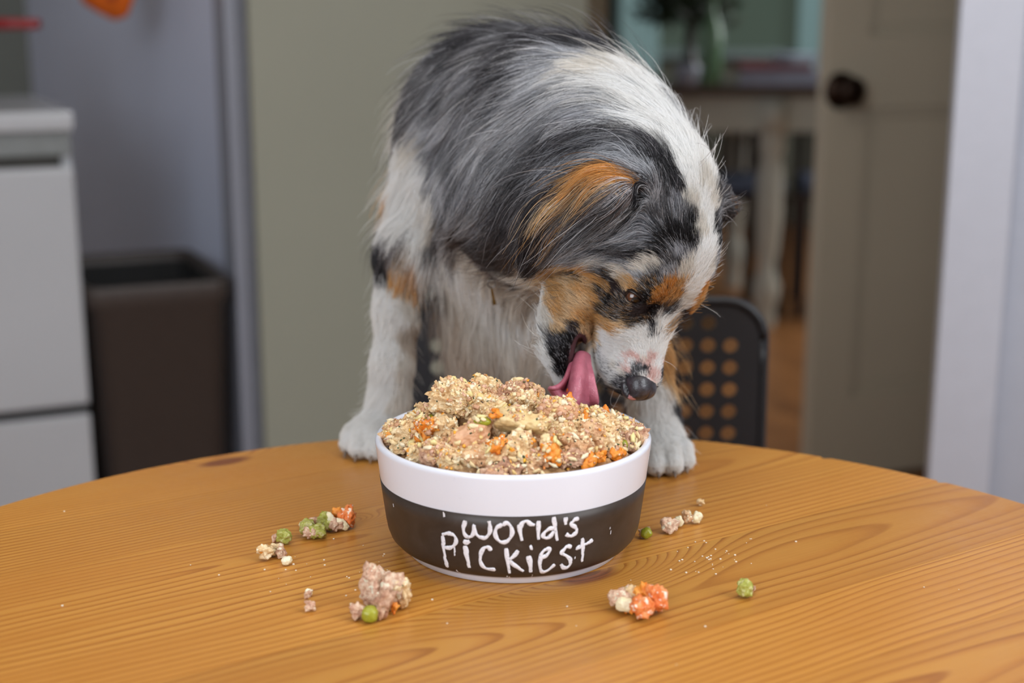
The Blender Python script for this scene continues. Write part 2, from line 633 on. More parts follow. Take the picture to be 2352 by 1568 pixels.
# crumb dust and small marks on the table top: tiny real specks
def build_specks():
    bm = bmesh.new()
    rs = random.Random(3)
    pts = [(1640 + rs.gauss(0, 45), 1290 + rs.gauss(0, 22)) for _ in range(34)] + [(690 + rs.gauss(0, 70), 1300 + rs.gauss(0, 25)) for _ in range(16)]
    pts += [(rs.uniform(100, 2250), rs.uniform(1150, 1540)) for _ in range(26)] + [(840 + rs.gauss(0, 60), 1330 + rs.gauss(0, 30)) for _ in range(10)]
    for x, y in pts:
        p = PZ(x, y, 0.0003)
        if (p - Vector((0.001, 0.886, p.z))).length < 0.08:
            continue
        s = rs.uniform(0.0003, 0.0009)
        bmesh.ops.create_icosphere(bm, subdivisions=1, radius=s, matrix=Matrix.Translation(p) @ Matrix.Diagonal((1, rs.uniform(0.6, 1.4), 0.6, 1)))
    o = obj('crumb_specks', bm, simple('crumb_speck', srgb(228, 214, 190), 0.8))
    tag(o, 'tiny pale crumb specks strewn over the pine table top', 'crumbs', kind='stuff')


build_specks()

# ------------------------------------------------------------------ the bowl
BC = Vector((0.0008, 0.886, T))
OUT = [(0.0, 0.0022), (0.066, 0.0022), (0.0685, 0.0), (0.0702, 0.0008), (0.0708, 0.0035), (0.0722, 0.0052), (0.0735, 0.0058), (0.0770, 0.0078), (0.0802, 0.0115), (0.0820, 0.0165),
       (0.0830, 0.022), (0.0866, 0.0497), (0.0893, 0.0725)]
LIP = [(0.0893, 0.0738), (0.0888, 0.0750), (0.0876, 0.0757), (0.0862, 0.0756), (0.0851, 0.0749), (0.0846, 0.0738)]
INN = [(0.0838, 0.066), (0.0815, 0.046), (0.079, 0.024), (0.074, 0.014), (0.064, 0.0095), (0.0, 0.0085)]


def prof_r(z):
    for (r0, z0), (r1, z1) in zip(OUT[5:], OUT[6:]):
        if z0 <= z <= z1:
            return r0 + (r1 - r0) * (z - z0) / (z1 - z0)
    return OUT[-1][0] if z > 0.07 else 0.0722


def build_bowl():
    b = empty('food_bowl', BC, 'white ceramic dog bowl with a black chalkboard band lettered in white chalk, heaped with food', 'bowl')
    cer = NT('white_ceramic')
    nz = cer.noise(cer.coords(), 300, 2)
    cer.l(cer.ramp(nz, [(0.72, srgb(226, 230, 242)), (0.8, srgb(220, 224, 236))]), cer.b.inputs['Base Color'])
    cer.b.inputs['Roughness'].default_value = 0.22
    cer.b.inputs['Coat Weight'].default_value = 0.3
    o = obj('bowl_body', lathe(OUT + LIP + INN, 160), cer.m, b, True)
    band = NT('matte_chalkboard_band')
    co = band.coords()
    sm = band.noise(co, 38, 5, 0.65, 1.2)
    st = band.n('Mapping')
    st.inputs['Scale'].default_value = (1, 1, 3)
    band.l(co, st.inputs[0])
    sp = band.noise(st, 420, 2)
    c = band.ramp(sm, [(0.35, srgb(54, 44, 37)), (0.62, srgb(63, 53, 47)), (0.8, srgb(78, 70, 66))])
    dust = band.ramp(sp, [(0.76, (0, 0, 0)), (0.83, (1, 1, 1))])
    band.l(band.mix(band.math('MULTIPLY', dust, 0.5), c.outputs[0], srgb(165, 175, 185)), band.b.inputs['Base Color'])
    band.b.inputs['Roughness'].default_value = 0.40
    band.b.inputs['Specular IOR Level'].default_value = 0.35
    zs = [0.0058, 0.0068, 0.0078, 0.0095, 0.0115, 0.014, 0.0165, 0.019, 0.022, 0.03, 0.04, 0.0497]
    pr = [(prof_r(z) - 0.0002, z) for z in zs[:1]] + [(prof_r(z) + 0.00025, z) for z in zs] + [(prof_r(0.0497) - 0.0002, 0.0498)]
    obj('chalkboard_band', lathe(pr, 160), band.m, b, True)
    # chalk lettering: each stroke a thin ribbon lying on the band
    S = {
        'w': [[(410, 200), (385, 290), (390, 370), (430, 418), (490, 415), (525, 350), (525, 262), (533, 345), (570, 400), (640, 437), (700, 418), (740, 350), (737, 270), (725, 208)]],
        'o': [[(905, 258), (840, 290), (810, 350), (825, 430), (880, 488), (950, 488), (1010, 440), (1038, 360), (1015, 280), (960, 235), (912, 272)]],
        'r': [[(1132, 255), (1142, 350), (1168, 470)], [(1150, 310), (1170, 240), (1230, 212), (1285, 248), (1340, 262)]],
        'l': [[(1395, 205), (1388, 330), (1390, 455)]],
        'd': [[(1595, 150), (1612, 280), (1642, 468)], [(1600, 300), (1540, 315), (1472, 362), (1452, 412), (1490, 438), (1552, 412), (1598, 345)]],
        'apostrophe': [[(1755, 162), (1752, 210), (1758, 258)]],
        's': [[(1935, 172), (1880, 190), (1828, 250), (1880, 288), (1903, 332), (1870, 392), (1810, 412), (1758, 385)]],
        'P': [[(105, 405), (115, 550), (135, 700), (165, 832)], [(98, 392), (160, 378), (225, 385), (280, 435), (280, 500), (240, 552), (180, 572), (110, 552)]],
        'i': [[(400, 542), (430, 680), (462, 842)], [(382, 478), (430, 495), (472, 475)]],
        'c': [[(752, 612), (718, 565), (660, 572), (618, 645), (610, 735), (640, 818), (700, 855), (812, 860)]],
        'K': [[(955, 575), (975, 740), (1002, 912)], [(1120, 608), (1060, 680), (1006, 742), (1080, 812), (1190, 890)]],
        'i2': [[(1255, 680), (1278, 780), (1286, 900)], [(1272, 570), (1308, 560)]],
        'e': [[(1430, 702), (1500, 672), (1545, 605), (1512, 582), (1440, 640), (1412, 740), (1415, 850), (1450, 900), (1520, 872), (1610, 792)]],
        's2': [[(1830, 562), (1780, 548), (1740, 590), (1700, 640), (1770, 682), (1822, 742), (1800, 820), (1732, 842), (1690, 790)]],
        't': [[(1980, 442), (1987, 600), (1975, 752)], [(1892, 582), (1960, 552), (2050, 510), (2120, 465)]],
    }
    ch = NT('white_chalk')
    n1 = ch.noise(ch.coords(), 700, 3, 0.7)
    ch.l(ch.ramp(n1, [(0.30, srgb(150, 150, 162)), (0.42, srgb(232, 233, 242)), (0.8, srgb(240, 240, 246))]), ch.b.inputs['Base Color'])
    ch.b.inputs['Roughness'].default_value = 0.9

    def hit(px, py):
        # ray against the band profile: march from the camera
        a = np.array([0, 0, HC])
        q = P(px, py, 0.7)
        d = np.array([q.x, q.y, q.z - T]) - a
        lo, hi = 1.0, 1.35
        for k in range(240):
            s = lo + (hi - lo) * k / 240
            p = a + d * s
            r = math.hypot(p[0] - BC.x, p[1] - BC.y)
            if p[2] < 0.07 and r <= prof_r(max(p[2], 0.0052)) + 0.0004:
                return math.atan2(p[1] - BC.y, p[0] - BC.x), p[2]
        return None
    k = 0.17007
    for ltr, strokes in S.items():
        V, Fc = [], []
        for st_ in strokes:
            pts = catmull(st_, 7)
            hw = 0.00128 if ltr not in 'i2' else 0.0016
            th = [hit(1000 + x * k, 1160 + y * k) for x, y in pts]
            th = [q for q in th if q]
            sv = [Vector((q[0] * 0.085, q[1])) for q in th]
            base = len(V)
            n = len(sv)
            for i in range(n):
                dd = (sv[min(i + 1, n - 1)] - sv[max(i - 1, 0)])
                dd = dd.normalized() if dd.length > 1e-9 else Vector((1, 0))
                nn = Vector((-dd.y, dd.x))
                wv = hw * (0.62 if i in (0, n - 1) else 0.9 + 0.22 * math.sin(i * 1.7 + len(V)))
                for sgn, off in ((-1, 0.00020), (-0.82, 0.00042), (0, 0.0005), (0.82, 0.00042), (1, 0.00020)):
                    q = sv[i] + nn * (wv * sgn)
                    z = min(max(q.y, 0.006), 0.0495)
                    r = prof_r(z) + 0.00025 + off
                    a = q.x / 0.085
                    V.append((r * math.cos(a), r * math.sin(a), z))
                if i:
                    for c_ in range(4):
                        p0 = base + (i - 1) * 5 + c_
                        Fc.append((p0, p0 + 1, p0 + 6, p0 + 5))
        obj('chalk_letter', mesh_np('chalk_letter', V, Fc), ch.m, b, True)
    # small chalk smudges
    rs = random.Random(11)
    V, Fc = [], []
    for px, py in ((905, 1160), (1020, 1180), (1022, 1182), (1050, 1310), (1055, 1314), (1165, 1323), (1170, 1324), (1222, 1322), (1045, 1262), (1046, 1270), (1400, 1212), (1402, 1222), (1320, 1280)):
        q = hit(px, py)
        if not q:
            continue
        a0, z0 = q
        base = len(V)
        L, W = rs.uniform(0.0006, 0.0022), rs.uniform(0.0003, 0.0006)
        for da, dz in ((-W, -L), (W, -L * 0.6), (W * 0.7, L), (-W, L * 0.7)):
            z = min(max(z0 + dz, 0.006), 0.049)
            r = prof_r(z) + 0.0006
            V.append((r * math.cos(a0 + da / 0.085), r * math.sin(a0 + da / 0.085), z))
        Fc.append((base, base + 1, base + 2, base + 3))
    obj('chalk_smudge', mesh_np('chalk_smudge', V, Fc), ch.m, b)['kind'] = 'stuff'


build_bowl()


# ------------------------------------------------------------------ the perforated chair
def build_chair():
    Y = 1.425
    x0, x1 = P(926, 800, Y).x, P(1757, 800, Y).x
    zt = P(1300, 686, Y).z
    cx = (x0 + x1) / 2
    root = empty('perforated_chair', (cx, Y - 0.16, 0), 'black plastic chair with rows of round holes in its back, behind the dog', 'chair')
    W = (x1 - x0) / 2
    pitch = P(1623, 846, Y).x - P(1571.5, 846, Y).x
    hr = pitch * 0.34
    c0 = P(1006, 846, Y).x - cx
    r0 = P(1300, 742, Y).z
    bm = bmesh.new()
    ncol, nrow = 14, 8
    xs = [-W] + [c0 - pitch / 2 + i * pitch for i in range(ncol + 1)] + [W]
    zs = [zt] + [r0 + pitch / 2 - i * pitch for i in range(nrow + 1)] + [r0 + pitch / 2 - nrow * pitch - 0.03]
    R = 0.042

    def shape(x, z):
        # rounded upper corners
        xl = W - R
        zc_ = zt - R
        if z > zc_ and abs(x) > xl:
            s = 1 if x > 0 else -1
            dx, dz = (abs(x) - xl) / R, (z - zc_) / R
            m_ = max(dx, dz)
            l_ = math.hypot(dx, dz)
            if l_ > 1e-6:
                dx, dz = dx * m_ / l_, dz * m_ / l_
            x, z = s * (xl + dx * R), zc_ + dz * R
        y = 0.16 + 0.0 + 0.18 * (z - zt) * 0.25 - 0.25 * (W * W - x * x) * -0.35
        return (x, y, z)
    cache = {}

    def vert(x, z):
        k = (round(x, 5), round(z, 5))
        if k not in cache:
            cache[k] = bm.verts.new(shape(x, z))
        return cache[k]
    N = 16
    sq = []
    for i in range(N):
        a = 2 * math.pi * (i + 0.5) / N
        c, s = math.cos(a), math.sin(a)
        m_ = max(abs(c), abs(s))
        sq.append((c / m_, s / m_))
    for i in range(len(xs) - 1):
        for j in range(len(zs) - 1):
            xa, xb, za, zb = xs[i], xs[i + 1], zs[j + 1], zs[j]
            hole = 1 <= i <= ncol and 1 <= j <= nrow and not (j == 1 and i in (1, ncol))
            mx, mz, hx, hz = (xa + xb) / 2, (za + zb) / 2, (xb - xa) / 2, (zb - za) / 2
            outer = [vert(mx + hx * sx, mz + hz * sz) for sx, sz in [(1, 0.2), (1, 1), (0.2, 1), (-0.2, 1), (-1, 1), (-1, 0.2), (-1, -0.2), (-1, -1), (-0.2, -1), (0.2, -1), (1, -1), (1, -0.2)]]
            if not hole:
                cvert = bm.verts.new(shape(mx, mz))
                for k in range(12):
                    bm.faces.new((outer[k], outer[(k + 1) % 12], cvert))
                continue
            inner = []
            for sx, sz in [(1, 0.2), (1, 1), (0.2, 1), (-0.2, 1), (-1, 1), (-1, 0.2), (-1, -0.2), (-1, -1), (-0.2, -1), (0.2, -1), (1, -1), (1, -0.2)]:
                l_ = math.hypot(sx, sz)
                inner.append(bm.verts.new(shape(mx + hr * sx / l_, mz + hr * sz / l_)))
            inner2 = []
            for k in range(12):
                bm.faces.new((outer[k], outer[(k + 1) % 12], inner[(k + 1) % 12], inner[k]))
    bmesh.ops.recalc_face_normals(bm, faces=bm.faces)
    back = obj('backrest', bm, M_black, root, False)
    so = back.modifiers.new('thickness', 'SOLIDIFY')
    so.thickness = 0.006
    so.offset = 0
    # raised rim round the back
    rim = bmesh.new()
    pts = []
    zb = zs[-1]
    for z in np.linspace(zb, zt - R, 8):
        pts.append(shape(-W + 0.002, z))
    for a in np.linspace(0, math.pi / 2, 8):
        x, z = -(W - R) - (R - 0.002) * math.cos(a), zt - R + (R - 0.002) * math.sin(a)
        pts.append((x, shape(x, min(z, zt - R))[1], z))
    right = [(-x, y, z) for x, y, z in reversed(pts)]
    tube(rim, pts + right, 0.0055, 8)
    obj('back_rim', rim, M_black, root, True)
    seat = bmesh.new()
    box(seat, -W * 0.98, W * 0.98, -0.20, 0.14, 0.438, 0.45, 0.005)
    obj('seat', seat, M_black, root, True)
    st = simple('grey_steel', srgb(120, 120, 124), 0.35, 0.9)
    for s in (-1, 1):
        b2 = bmesh.new()
        tube(b2, [(s * W * 0.9, 0.16, 0.001), (s * W * 0.92, 0.13, 0.42), (s * W * 0.93, 0.165, 0.62), (s * W * 0.93, 0.178, 0.74)], 0.009, 10)
        obj('leg', b2, st, root, True)
        b2 = bmesh.new()
        tube(b2, [(s * W * 0.9, -0.2, 0.001), (s * W * 0.92, -0.17, 0.44)], 0.009, 10)
        obj('leg', b2, st, root, True)


build_chair()


# ------------------------------------------------------------------ kitchen things at the left
def build_range():
    # front right corner found at P(162, 250)
    c = P(160, 240, 2.52)
    ang = math.radians(24.6)
    r = empty('kitchen_range', (c.x, c.y, 0), 'white enamelled kitchen range with a drawer, beside the dark waste bin', 'range', rz=ang)
    W, Dp, H = 0.60, 0.55, 0.915
    obj('body', nb(-W, 0, 0.02, Dp, 0.04, H - 0.05, 0.004), M_enamel, r)
    top = obj('cooktop', nb(-W - 0.004, 0.004, -0.012, Dp, H - 0.035, H, 0.010), M_enamel, r)
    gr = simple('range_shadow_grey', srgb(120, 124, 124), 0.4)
    obj('lip_shade_band', nb(-W + 0.002, -0.002, 0.004, 0.02, H - 0.078, H - 0.035, 0.003), gr, r)  # greyed band: shade below the cooktop lip put into the colour
    obj('lip_shadow_strip', nb(-W + 0.02, -0.02, 0.012, 0.02, H - 0.098, H - 0.078), simple('lip_shadow_dark', srgb(40, 38, 32), 0.6), r)  # dark strip painted as the shadow line under the cooktop lip
    obj('oven_door', nb(-W + 0.002, -0.002, -0.012, 0.02, 0.385, H - 0.098, 0.008), M_enamel, r)
    obj('gap_shade_strip', nb(-W + 0.004, -0.004, -0.004, 0.02, 0.366, 0.386), simple('gap_shade_dark', srgb(22, 22, 24), 0.7), r)  # dark strip added as the shade in the gap above the drawer
    obj('drawer', nb(-W + 0.002, -0.002, -0.012, 0.02, 0.06, 0.367, 0.008), M_enamel, r)
    obj('plinth', nb(-W + 0.02, -0.02, 0.05, Dp - 0.02, 0.001, 0.06), simple('dark_plinth', srgb(30, 30, 32), 0.6), r)
    # red saucepan on the cooktop, its handle reaching into view
    hx = P(92, 55, 2.62)
    pan = empty('saucepan', (hx.x - 0.30, 2.66, H), 'red saucepan standing on the white range, only its handle end in the picture', 'saucepan')
    redm = simple('red_enamel', srgb(132, 30, 34), 0.35, var=0.1)
    pr = [(0, 0.001), (0.09, 0.001), (0.10, 0.012), (0.10, 0.16), (0.103, 0.163), (0.100, 0.165), (0.096, 0.16), (0.095, 0.014), (0, 0.008)]
    obj('pot', lathe(pr, 48), redm, pan, True)
    hd = bmesh.new()
    hz = P(50, 55, 2.62).z - H
    tube(hd, [(0.095, 0, hz), (0.15, 0, hz + 0.004), (0.22, -0.01, hz), (0.292, -0.02, hz)], [0.008, 0.009, 0.011, 0.009], 12)
    obj('handle', hd, redm, pan, True)


build_range()


def build_bin():
    a = PZ(200, 660, -0.14)
    z = 0.60
    A, B = Vector((-0.76, 2.50, 0)), Vector((-0.525, 2.605, 0))
    ang = math.atan2(B.y - A.y, B.x - A.x)
    Wd, Dp = (B - A).length - 0.005, 0.38
    c = A + (B - A) / 2 + Vector((-math.sin(ang), math.cos(ang), 0)) * Dp / 2
    r = empty('waste_bin', (c.x, c.y, 0), 'tall open dark brown plastic waste bin between the white range and the corner', 'bin', rz=ang)
    pm = simple('dark_brown_plastic', srgb(62, 55, 52), 0.5, var=0.08, scale=90, bump=0.1)

    def ring(bm, w_, d_, zz, rad, n=8):
        vs = []
        for cx, cy, a0 in ((w_ - rad, d_ - rad, 0), (-w_ + rad, d_ - rad, 1), (-w_ + rad, -d_ + rad, 2), (w_ - rad, -d_ + rad, 3)):
            for i in range(n + 1):
                t = (a0 + i / n) * math.pi / 2
                vs.append(bm.verts.new((cx + rad * math.cos(t), cy + rad * math.sin(t), zz)))
        return vs
    bm = bmesh.new()
    w2, d2 = Wd / 2, Dp / 2
    spec = [(0.82, 0.001, 0), (0.84, 0.006, 0), (0.985, z - 0.045, 0), (0.985, z - 0.040, 0.006), (1.0, z - 0.006, 0.006), (1.0, z, 0.004), (0.985, z - 0.001, 0.001), (0.965, z - 0.02, -0.002), (0.82, 0.012, -0.002)]
    rings = [ring(bm, w2 * s + e, d2 * s + e, zz, 0.035) for s, zz, e in spec]
    for p, q in zip(rings, rings[1:]):
        n = len(p)
        for i in range(n):
            bm.faces.new((p[i], p[(i + 1) % n], q[(i + 1) % n], q[i]))
    bm.faces.new(list(reversed(rings[0])))
    bm.faces.new(rings[-1])
    bm.faces.ensure_lookup_table()
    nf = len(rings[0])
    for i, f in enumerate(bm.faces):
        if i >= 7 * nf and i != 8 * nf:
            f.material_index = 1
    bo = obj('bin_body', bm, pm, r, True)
    bo.data.materials.append(simple('bin_inside_shade', srgb(9, 9, 9), 0.8))  # inner faces blackened: the shade inside the bin is put into the colour


build_bin()


def build_hanging():
    # orange cloth pot holder on a peg of the alcove wall
    base = P(250, -30, 2.95)
    r = empty('pot_holder', base, 'orange cloth pot holder hanging on the pale blue wall, cut by the top edge', 'pot holder')
    om = simple('orange_cloth', srgb(226, 104, 12), 0.8, var=0.25, scale=25, bump=0.3)
    bm = bmesh.new()
    s = 0.060
    out = [(-1.0, 1.2), (-1.05, 0.0), (-0.85, -0.55), (-0.35, -0.85), (0.15, -1.1), (0.6, -0.95), (0.9, -0.3), (1.1, 0.6), (1.0, 1.2)]
    f = [bm.verts.new((x * s, -0.012 + 0.006 * math.cos(3 * x), z * s)) for x, z in out]
    g = [bm.verts.new((x * s, 0.006, z * s)) for x, z in out]
    bm.faces.new(f)
    bm.faces.new(list(reversed(g)))
    for i in range(len(out)):
        j = (i + 1) % len(out)
        bm.faces.new((f[j], f[i], g[i], g[j]))
    bmesh.ops.bevel(bm, geom=bm.edges[:], offset=0.003, segments=2, affect='EDGES')
    bmesh.ops.rotate(bm, verts=bm.verts, cent=(0, 0, 0), matrix=Matrix.Rotation(math.radians(-10), 3, 'Z'))
    obj('cloth', bm, om, r, True)
    c = bmesh.new()
    bmesh.ops.create_circle(c, cap_ends=True, radius=0.013, segments=16)
    bmesh.ops.rotate(c, verts=c.verts, cent=(0, 0, 0), matrix=Matrix.Rotation(math.radians(90), 3, 'X'))
    c2 = bmesh.ops.extrude_face_region(c, geom=c.faces[:])
    bmesh.ops.translate(c, verts=[v for v in c2['geom'] if isinstance(v, bmesh.types.BMVert)], vec=(0, -0.004, 0))
    bmesh.ops.translate(c, verts=c.verts, vec=(0.012, -0.022, -0.012))
    obj('patch', c, simple('red_brown_patch', srgb(140, 42, 10), 0.8), r)
    lp = bmesh.new()
    tube(lp, [(0, 0, s * 1.15), (-0.012, 0, s * 1.6), (0, 0, s * 2.0), (0.012, 0, s * 1.6), (0, 0, s * 1.15)], 0.002, 6)
    obj('loop', lp, om, r)


build_hanging()


# ------------------------------------------------------------------ dining room seen through the doorway
def build_dining():
    Y = 4.9
    zt = 0.845
    x0, x1 = P(1440, 190, Y).x, P(1960, 190, Y).x
    cx = (x0 + x1) / 2
    t = empty('farmhouse_table', (cx, Y + 0.35, 0), 'distant dining table with a dark top and white turned legs beyond the doorway', 'table')
    Mw = simple('white_painted_leg', srgb(196, 194, 180), 0.5)
    W = (x1 - x0) / 2
    obj('table_top', nb(-W - 0.06, W + 0.3, -0.42, 0.5, zt - 0.035, zt, 0.006), simple('table_grey_top', srgb(88, 74, 66), 0.3, var=0.15), t)
    obj('apron', nb(-W, W + 0.24, -0.35, -0.33, zt - 0.16, zt - 0.035), Mw, t)
    lx = P(1766, 500, Y).x - cx
    prof = [(0.034, 0.001), (0.040, 0.03), (0.034, 0.07), (0.046, 0.10), (0.050, 0.15), (0.036, 0.19), (0.030, 0.22), (0.040, 0.28), (0.047, 0.40), (0.045, 0.55), (0.034, 0.60), (0.045, 0.62), (0.045, 0.68)]
    for x in (lx, lx - 1.0, lx + 0.0):
        for y in (-0.34, 0.42):
            if x == lx - 1.0 or (x == lx):
                pass
            bm = lathe(prof, 24)
            box(bm, -0.045, 0.045, -0.045, 0.045, 0.68, zt - 0.035)
            if not (x == lx + 0.0 and x != lx):
                pass
            obj('leg', bm, Mw, t, True, (x, y, 0))
        if x == lx - 1.0:
            break
    # things on the table
    vase = empty('glass_vase', (P(1592, 150, Y).x, Y + 0.1, zt), 'tall dark-stemmed vase of green foliage on the distant dining table', 'vase')
    obj('vase_body', lathe([(0, 0.001), (0.045, 0.001), (0.05, 0.02), (0.030, 0.06), (0.018, 0.10), (0.020, 0.20), (0.034, 0.25), (0.030, 0.252), (0.016, 0.20), (0.014, 0.10), (0, 0.05)], 32), simple('dark_bronze_glass', srgb(52, 44, 34), 0.25, var=0.2), vase, True)
    lf = bmesh.new()
    rs = random.Random(4)
    for i in range(520):
        a = rs.uniform(0, 2 * math.pi)
        rr = 0.15 * math.sqrt(rs.random())
        c = Vector((rr * math.cos(a) * 1.1, rr * math.sin(a), 0.28 + rs.uniform(-0.07, 0.15)))
        d = Vector((rs.gauss(0, 1), rs.gauss(0, 1), rs.gauss(0, 0.6))).normalized()
        s = d.orthogonal().normalized() * 0.018
        L = rs.uniform(0.04, 0.07)
        v = [lf.verts.new(q) for q in (c, c + d * L * 0.5 + s, c + d * L, c + d * L * 0.5 - s)]
        lf.faces.new(v)
    for i in range(14):
        a = rs.uniform(0, 6.28)
        tube(lf, [(0, 0, 0.2), (0.06 * math.cos(a), 0.06 * math.sin(a), 0.3), (0.13 * math.cos(a), 0.13 * math.sin(a), 0.40)], 0.002, 4)
    fo = obj('foliage', lf, simple('dark_green_leaf', srgb(38, 50, 26), 0.5, var=0.3), vase)
    fo['kind'] = 'stuff'
    gb = NT('green_bottle_glass')
    gb.b.inputs['Base Color'].default_value = srgb(112, 146, 112)
    gb.b.inputs['Roughness'].default_value = 0.15
    gb.b.inputs['Transmission Weight'].default_value = 0.25
    o = obj('bottle', lathe([(0, 0.001), (0.034, 0.001), (0.037, 0.01), (0.037, 0.17), (0.030, 0.20), (0.014, 0.235), (0.013, 0.28), (0.015, 0.285), (0.010, 0.285), (0, 0.27)], 28), gb.m, None, True, (P(1629, 120, Y).x, Y - 0.05, zt))
    tag(o, 'pale green glass bottle beside the vase on the distant table', 'bottle')
    wm = simple('bluish_white_china', srgb(150, 156, 170), 0.25)
    o = obj('cup', lathe([(0, 0.001), (0.022, 0.001), (0.034, 0.02), (0.040, 0.05), (0.041, 0.07), (0.038, 0.07), (0.034, 0.03), (0, 0.01)], 28), wm, None, True, (P(1580, 175, Y - 0.15).x, Y - 0.15, zt))
    tag(o, 'small bluish white cup in front of the vase on the distant table', 'cup')
    # papers lying on the right part of the table
    for i, (px, zz, w_, h_, colr, nm, lab) in enumerate(((1800, 0.0, 0.15, 0.05, (168, 172, 190), 'paper_stack', 'stack of pale lilac papers at the right of the distant table'),
                                                         (1775, 0.05, 0.12, 0.022, (150, 96, 102), 'magazine', 'pinkish magazine lying on the pale paper stack'),
                                                         (1835, 0.072, 0.06, 0.03, (186, 200, 216), 'folded_napkin', 'pale blue folded napkin on top of the papers'))):
        bm = bmesh.new()
        for k in range(4 if h_ > 0.03 else 2):
            n_ = 4 if h_ > 0.03 else 2
            q = k * 0.004
            box(bm, -w_ + q, w_ - q, -0.11 + q, 0.11 - q * 0.5, h_ * k / n_, h_ * (k + 1) / n_ - 0.0015, 0.0005)
        o = obj(nm, bm, simple(nm + '_paper', srgb(*colr), 0.6), None, False, (P(px, 160, Y).x, Y + 0.02, zt + zz + 0.0005))
        o.rotation_euler = (0, 0, 0.15 * (i - 1))
        tag(o, lab, 'paper' if i != 2 else 'napkin')
    # two dining chairs with blue-grey seat cushions
    wood = M_dark_wood

    def dchair(x, y, rz, lab):
        r = empty('dining_chair', (x, y, 0), lab, 'chair', 'dark wooden chairs at the distant table', rz)
        obj('seat', nb(-0.22, 0.22, -0.21, 0.21, 0.43, 0.455, 0.008), wood, r)
        for sx in (-1, 1):
            obj('leg', nb(sx * 0.19 - 0.018, sx * 0.19 + 0.018, -0.2, -0.164, 0.001, 0.43, 0.003), wood, r)
            obj('leg', nb(sx * 0.19 - 0.018, sx * 0.19 + 0.018, 0.17, 0.205, 0.001, 0.74, 0.003), wood, r)
        obj('top_rail', nb(-0.21, 0.21, 0.165, 0.21, 0.66, 0.74, 0.006), wood, r)
        for k in range(5):
            obj('slat', nb(-0.14 + k * 0.07 - 0.011, -0.14 + k * 0.07 + 0.011, 0.178, 0.192, 0.455, 0.66, 0.002), wood, r)
        c = obj('seat_cushion', nb(-0.20, 0.20, -0.19, 0.16, 0.456, 0.50, 0.018), simple('blue_grey_cloth', srgb(96, 104, 124), 0.8), None, True, (x, y, 0))
        c.rotation_euler = (0, 0, rz)
        tag(c, 'blue-grey cushion on the ' + lab, 'cushion', 'blue-grey cushions on the distant chairs')
    dchair(P(1650, 400, 5.2).x, 5.22, math.radians(8), 'dark slatted chair under the middle of the distant table')
    dchair(P(1960, 500, 5.2).x, 5.22, math.radians(-8), 'dark slatted chair behind the white leg of the distant table')


build_dining()

# ================================================================== THE DOG
DOG_O = Vector((0.02, 1.18, T))      # the thing's origin (world)
FH = np.array([0.0306, -0.3338, -0.9422])
UH = np.array([0.7339, -0.6324, 0.2479])
RH = np.array([-0.6786, -0.6990, 0.2256])
HO = np.array([0.0912, 0.9750, 0.1920 + T])
HM = np.stack([FH, UH, RH], 1)


def hl(f, u, r):
    """head-local (forward, up, dog's right) -> world"""
    return HO + HM @ np.array([f, u, r])


def npP(px, py, Y):
    return np.array(P(px, py, Y))


def axis(lo, hi, flo, fhi, coarse, fine):
    a = np.arange(lo, flo, coarse)
    b = np.arange(flo, fhi, fine)
    c = np.arange(fhi, hi, coarse)
    return np.concatenate([a, b, c])


AX = [axis(-0.16, 0.24, 0.025, 0.172, 0.005, 0.0016),
      axis(0.88, 1.43, 0.895, 1.045, 0.005, 0.0017),
      axis(T - 0.32, T + 0.36, T + 0.06, T + 0.262, 0.005, 0.0016)]
SHP = tuple(len(a) for a in AX)
SDF = np.full(SHP, 0.06, np.float32)


def grid_frac(p):
    fr = [np.interp(p[:, k], AX[k], np.arange(SHP[k])) for k in range(3)]
    return fr


def samp(F, p):
    fr = grid_frac(p)
    i = [np.minimum(f.astype(int), s - 2) for f, s in zip(fr, SHP)]
    t = [f - j for f, j in zip(fr, i)]
    out = 0
    for a in (0, 1):
        for b in (0, 1):
            for c in (0, 1):
                out = out + F[i[0] + a, i[1] + b, i[2] + c] * ((t[0] if a else 1 - t[0]) * (t[1] if b else 1 - t[1]) * (t[2] if c else 1 - t[2]))
    return out


def region(lo, hi):
    sl = []
    for k in range(3):
        i0, i1 = np.searchsorted(AX[k], lo[k]), np.searchsorted(AX[k], hi[k])
        sl.append(slice(max(0, i0), min(SHP[k], i1 + 1)))
    return tuple(sl)


def grids(sl):
    return np.meshgrid(AX[0][sl[0]].astype(np.float32), AX[1][sl[1]].astype(np.float32), AX[2][sl[2]].astype(np.float32), indexing='ij')


def smin(a, b, k):
    h = np.maximum(k - np.abs(a - b), 0) / k
    return np.minimum(a, b) - h * h * k * 0.25


def smax(a, b, k):
    h = np.maximum(k - np.abs(a - b), 0) / k
    return np.maximum(a, b) + h * h * k * 0.25


def put(sl, d, k, op='add'):
    if op == 'add':
        SDF[sl] = smin(SDF[sl], d, k)
    else:
        SDF[sl] = smax(SDF[sl], -d, k)


def capsule(a, b, ra, rb, k=0.02, op='add'):
    a, b = np.asarray(a, np.float32), np.asarray(b, np.float32)
    m = max(ra, rb) + k + 0.03
    sl = region(np.minimum(a, b) - m, np.maximum(a, b) + m)
    X, Y, Z = grids(sl)
    ab = b - a
    L2 = float(ab @ ab) + 1e-12
    t = np.clip(((X - a[0]) * ab[0] + (Y - a[1]) * ab[1] + (Z - a[2]) * ab[2]) / L2, 0, 1)
    d = np.sqrt((X - a[0] - t * ab[0]) ** 2 + (Y - a[1] - t * ab[1]) ** 2 + (Z - a[2] - t * ab[2]) ** 2) - (ra + (rb - ra) * t)
    put(sl, d, k, op)


def chain(pts, k=0.02):
    for (a, ra), (b, rb) in zip(pts, pts[1:]):
        capsule(a, b, ra, rb, k)


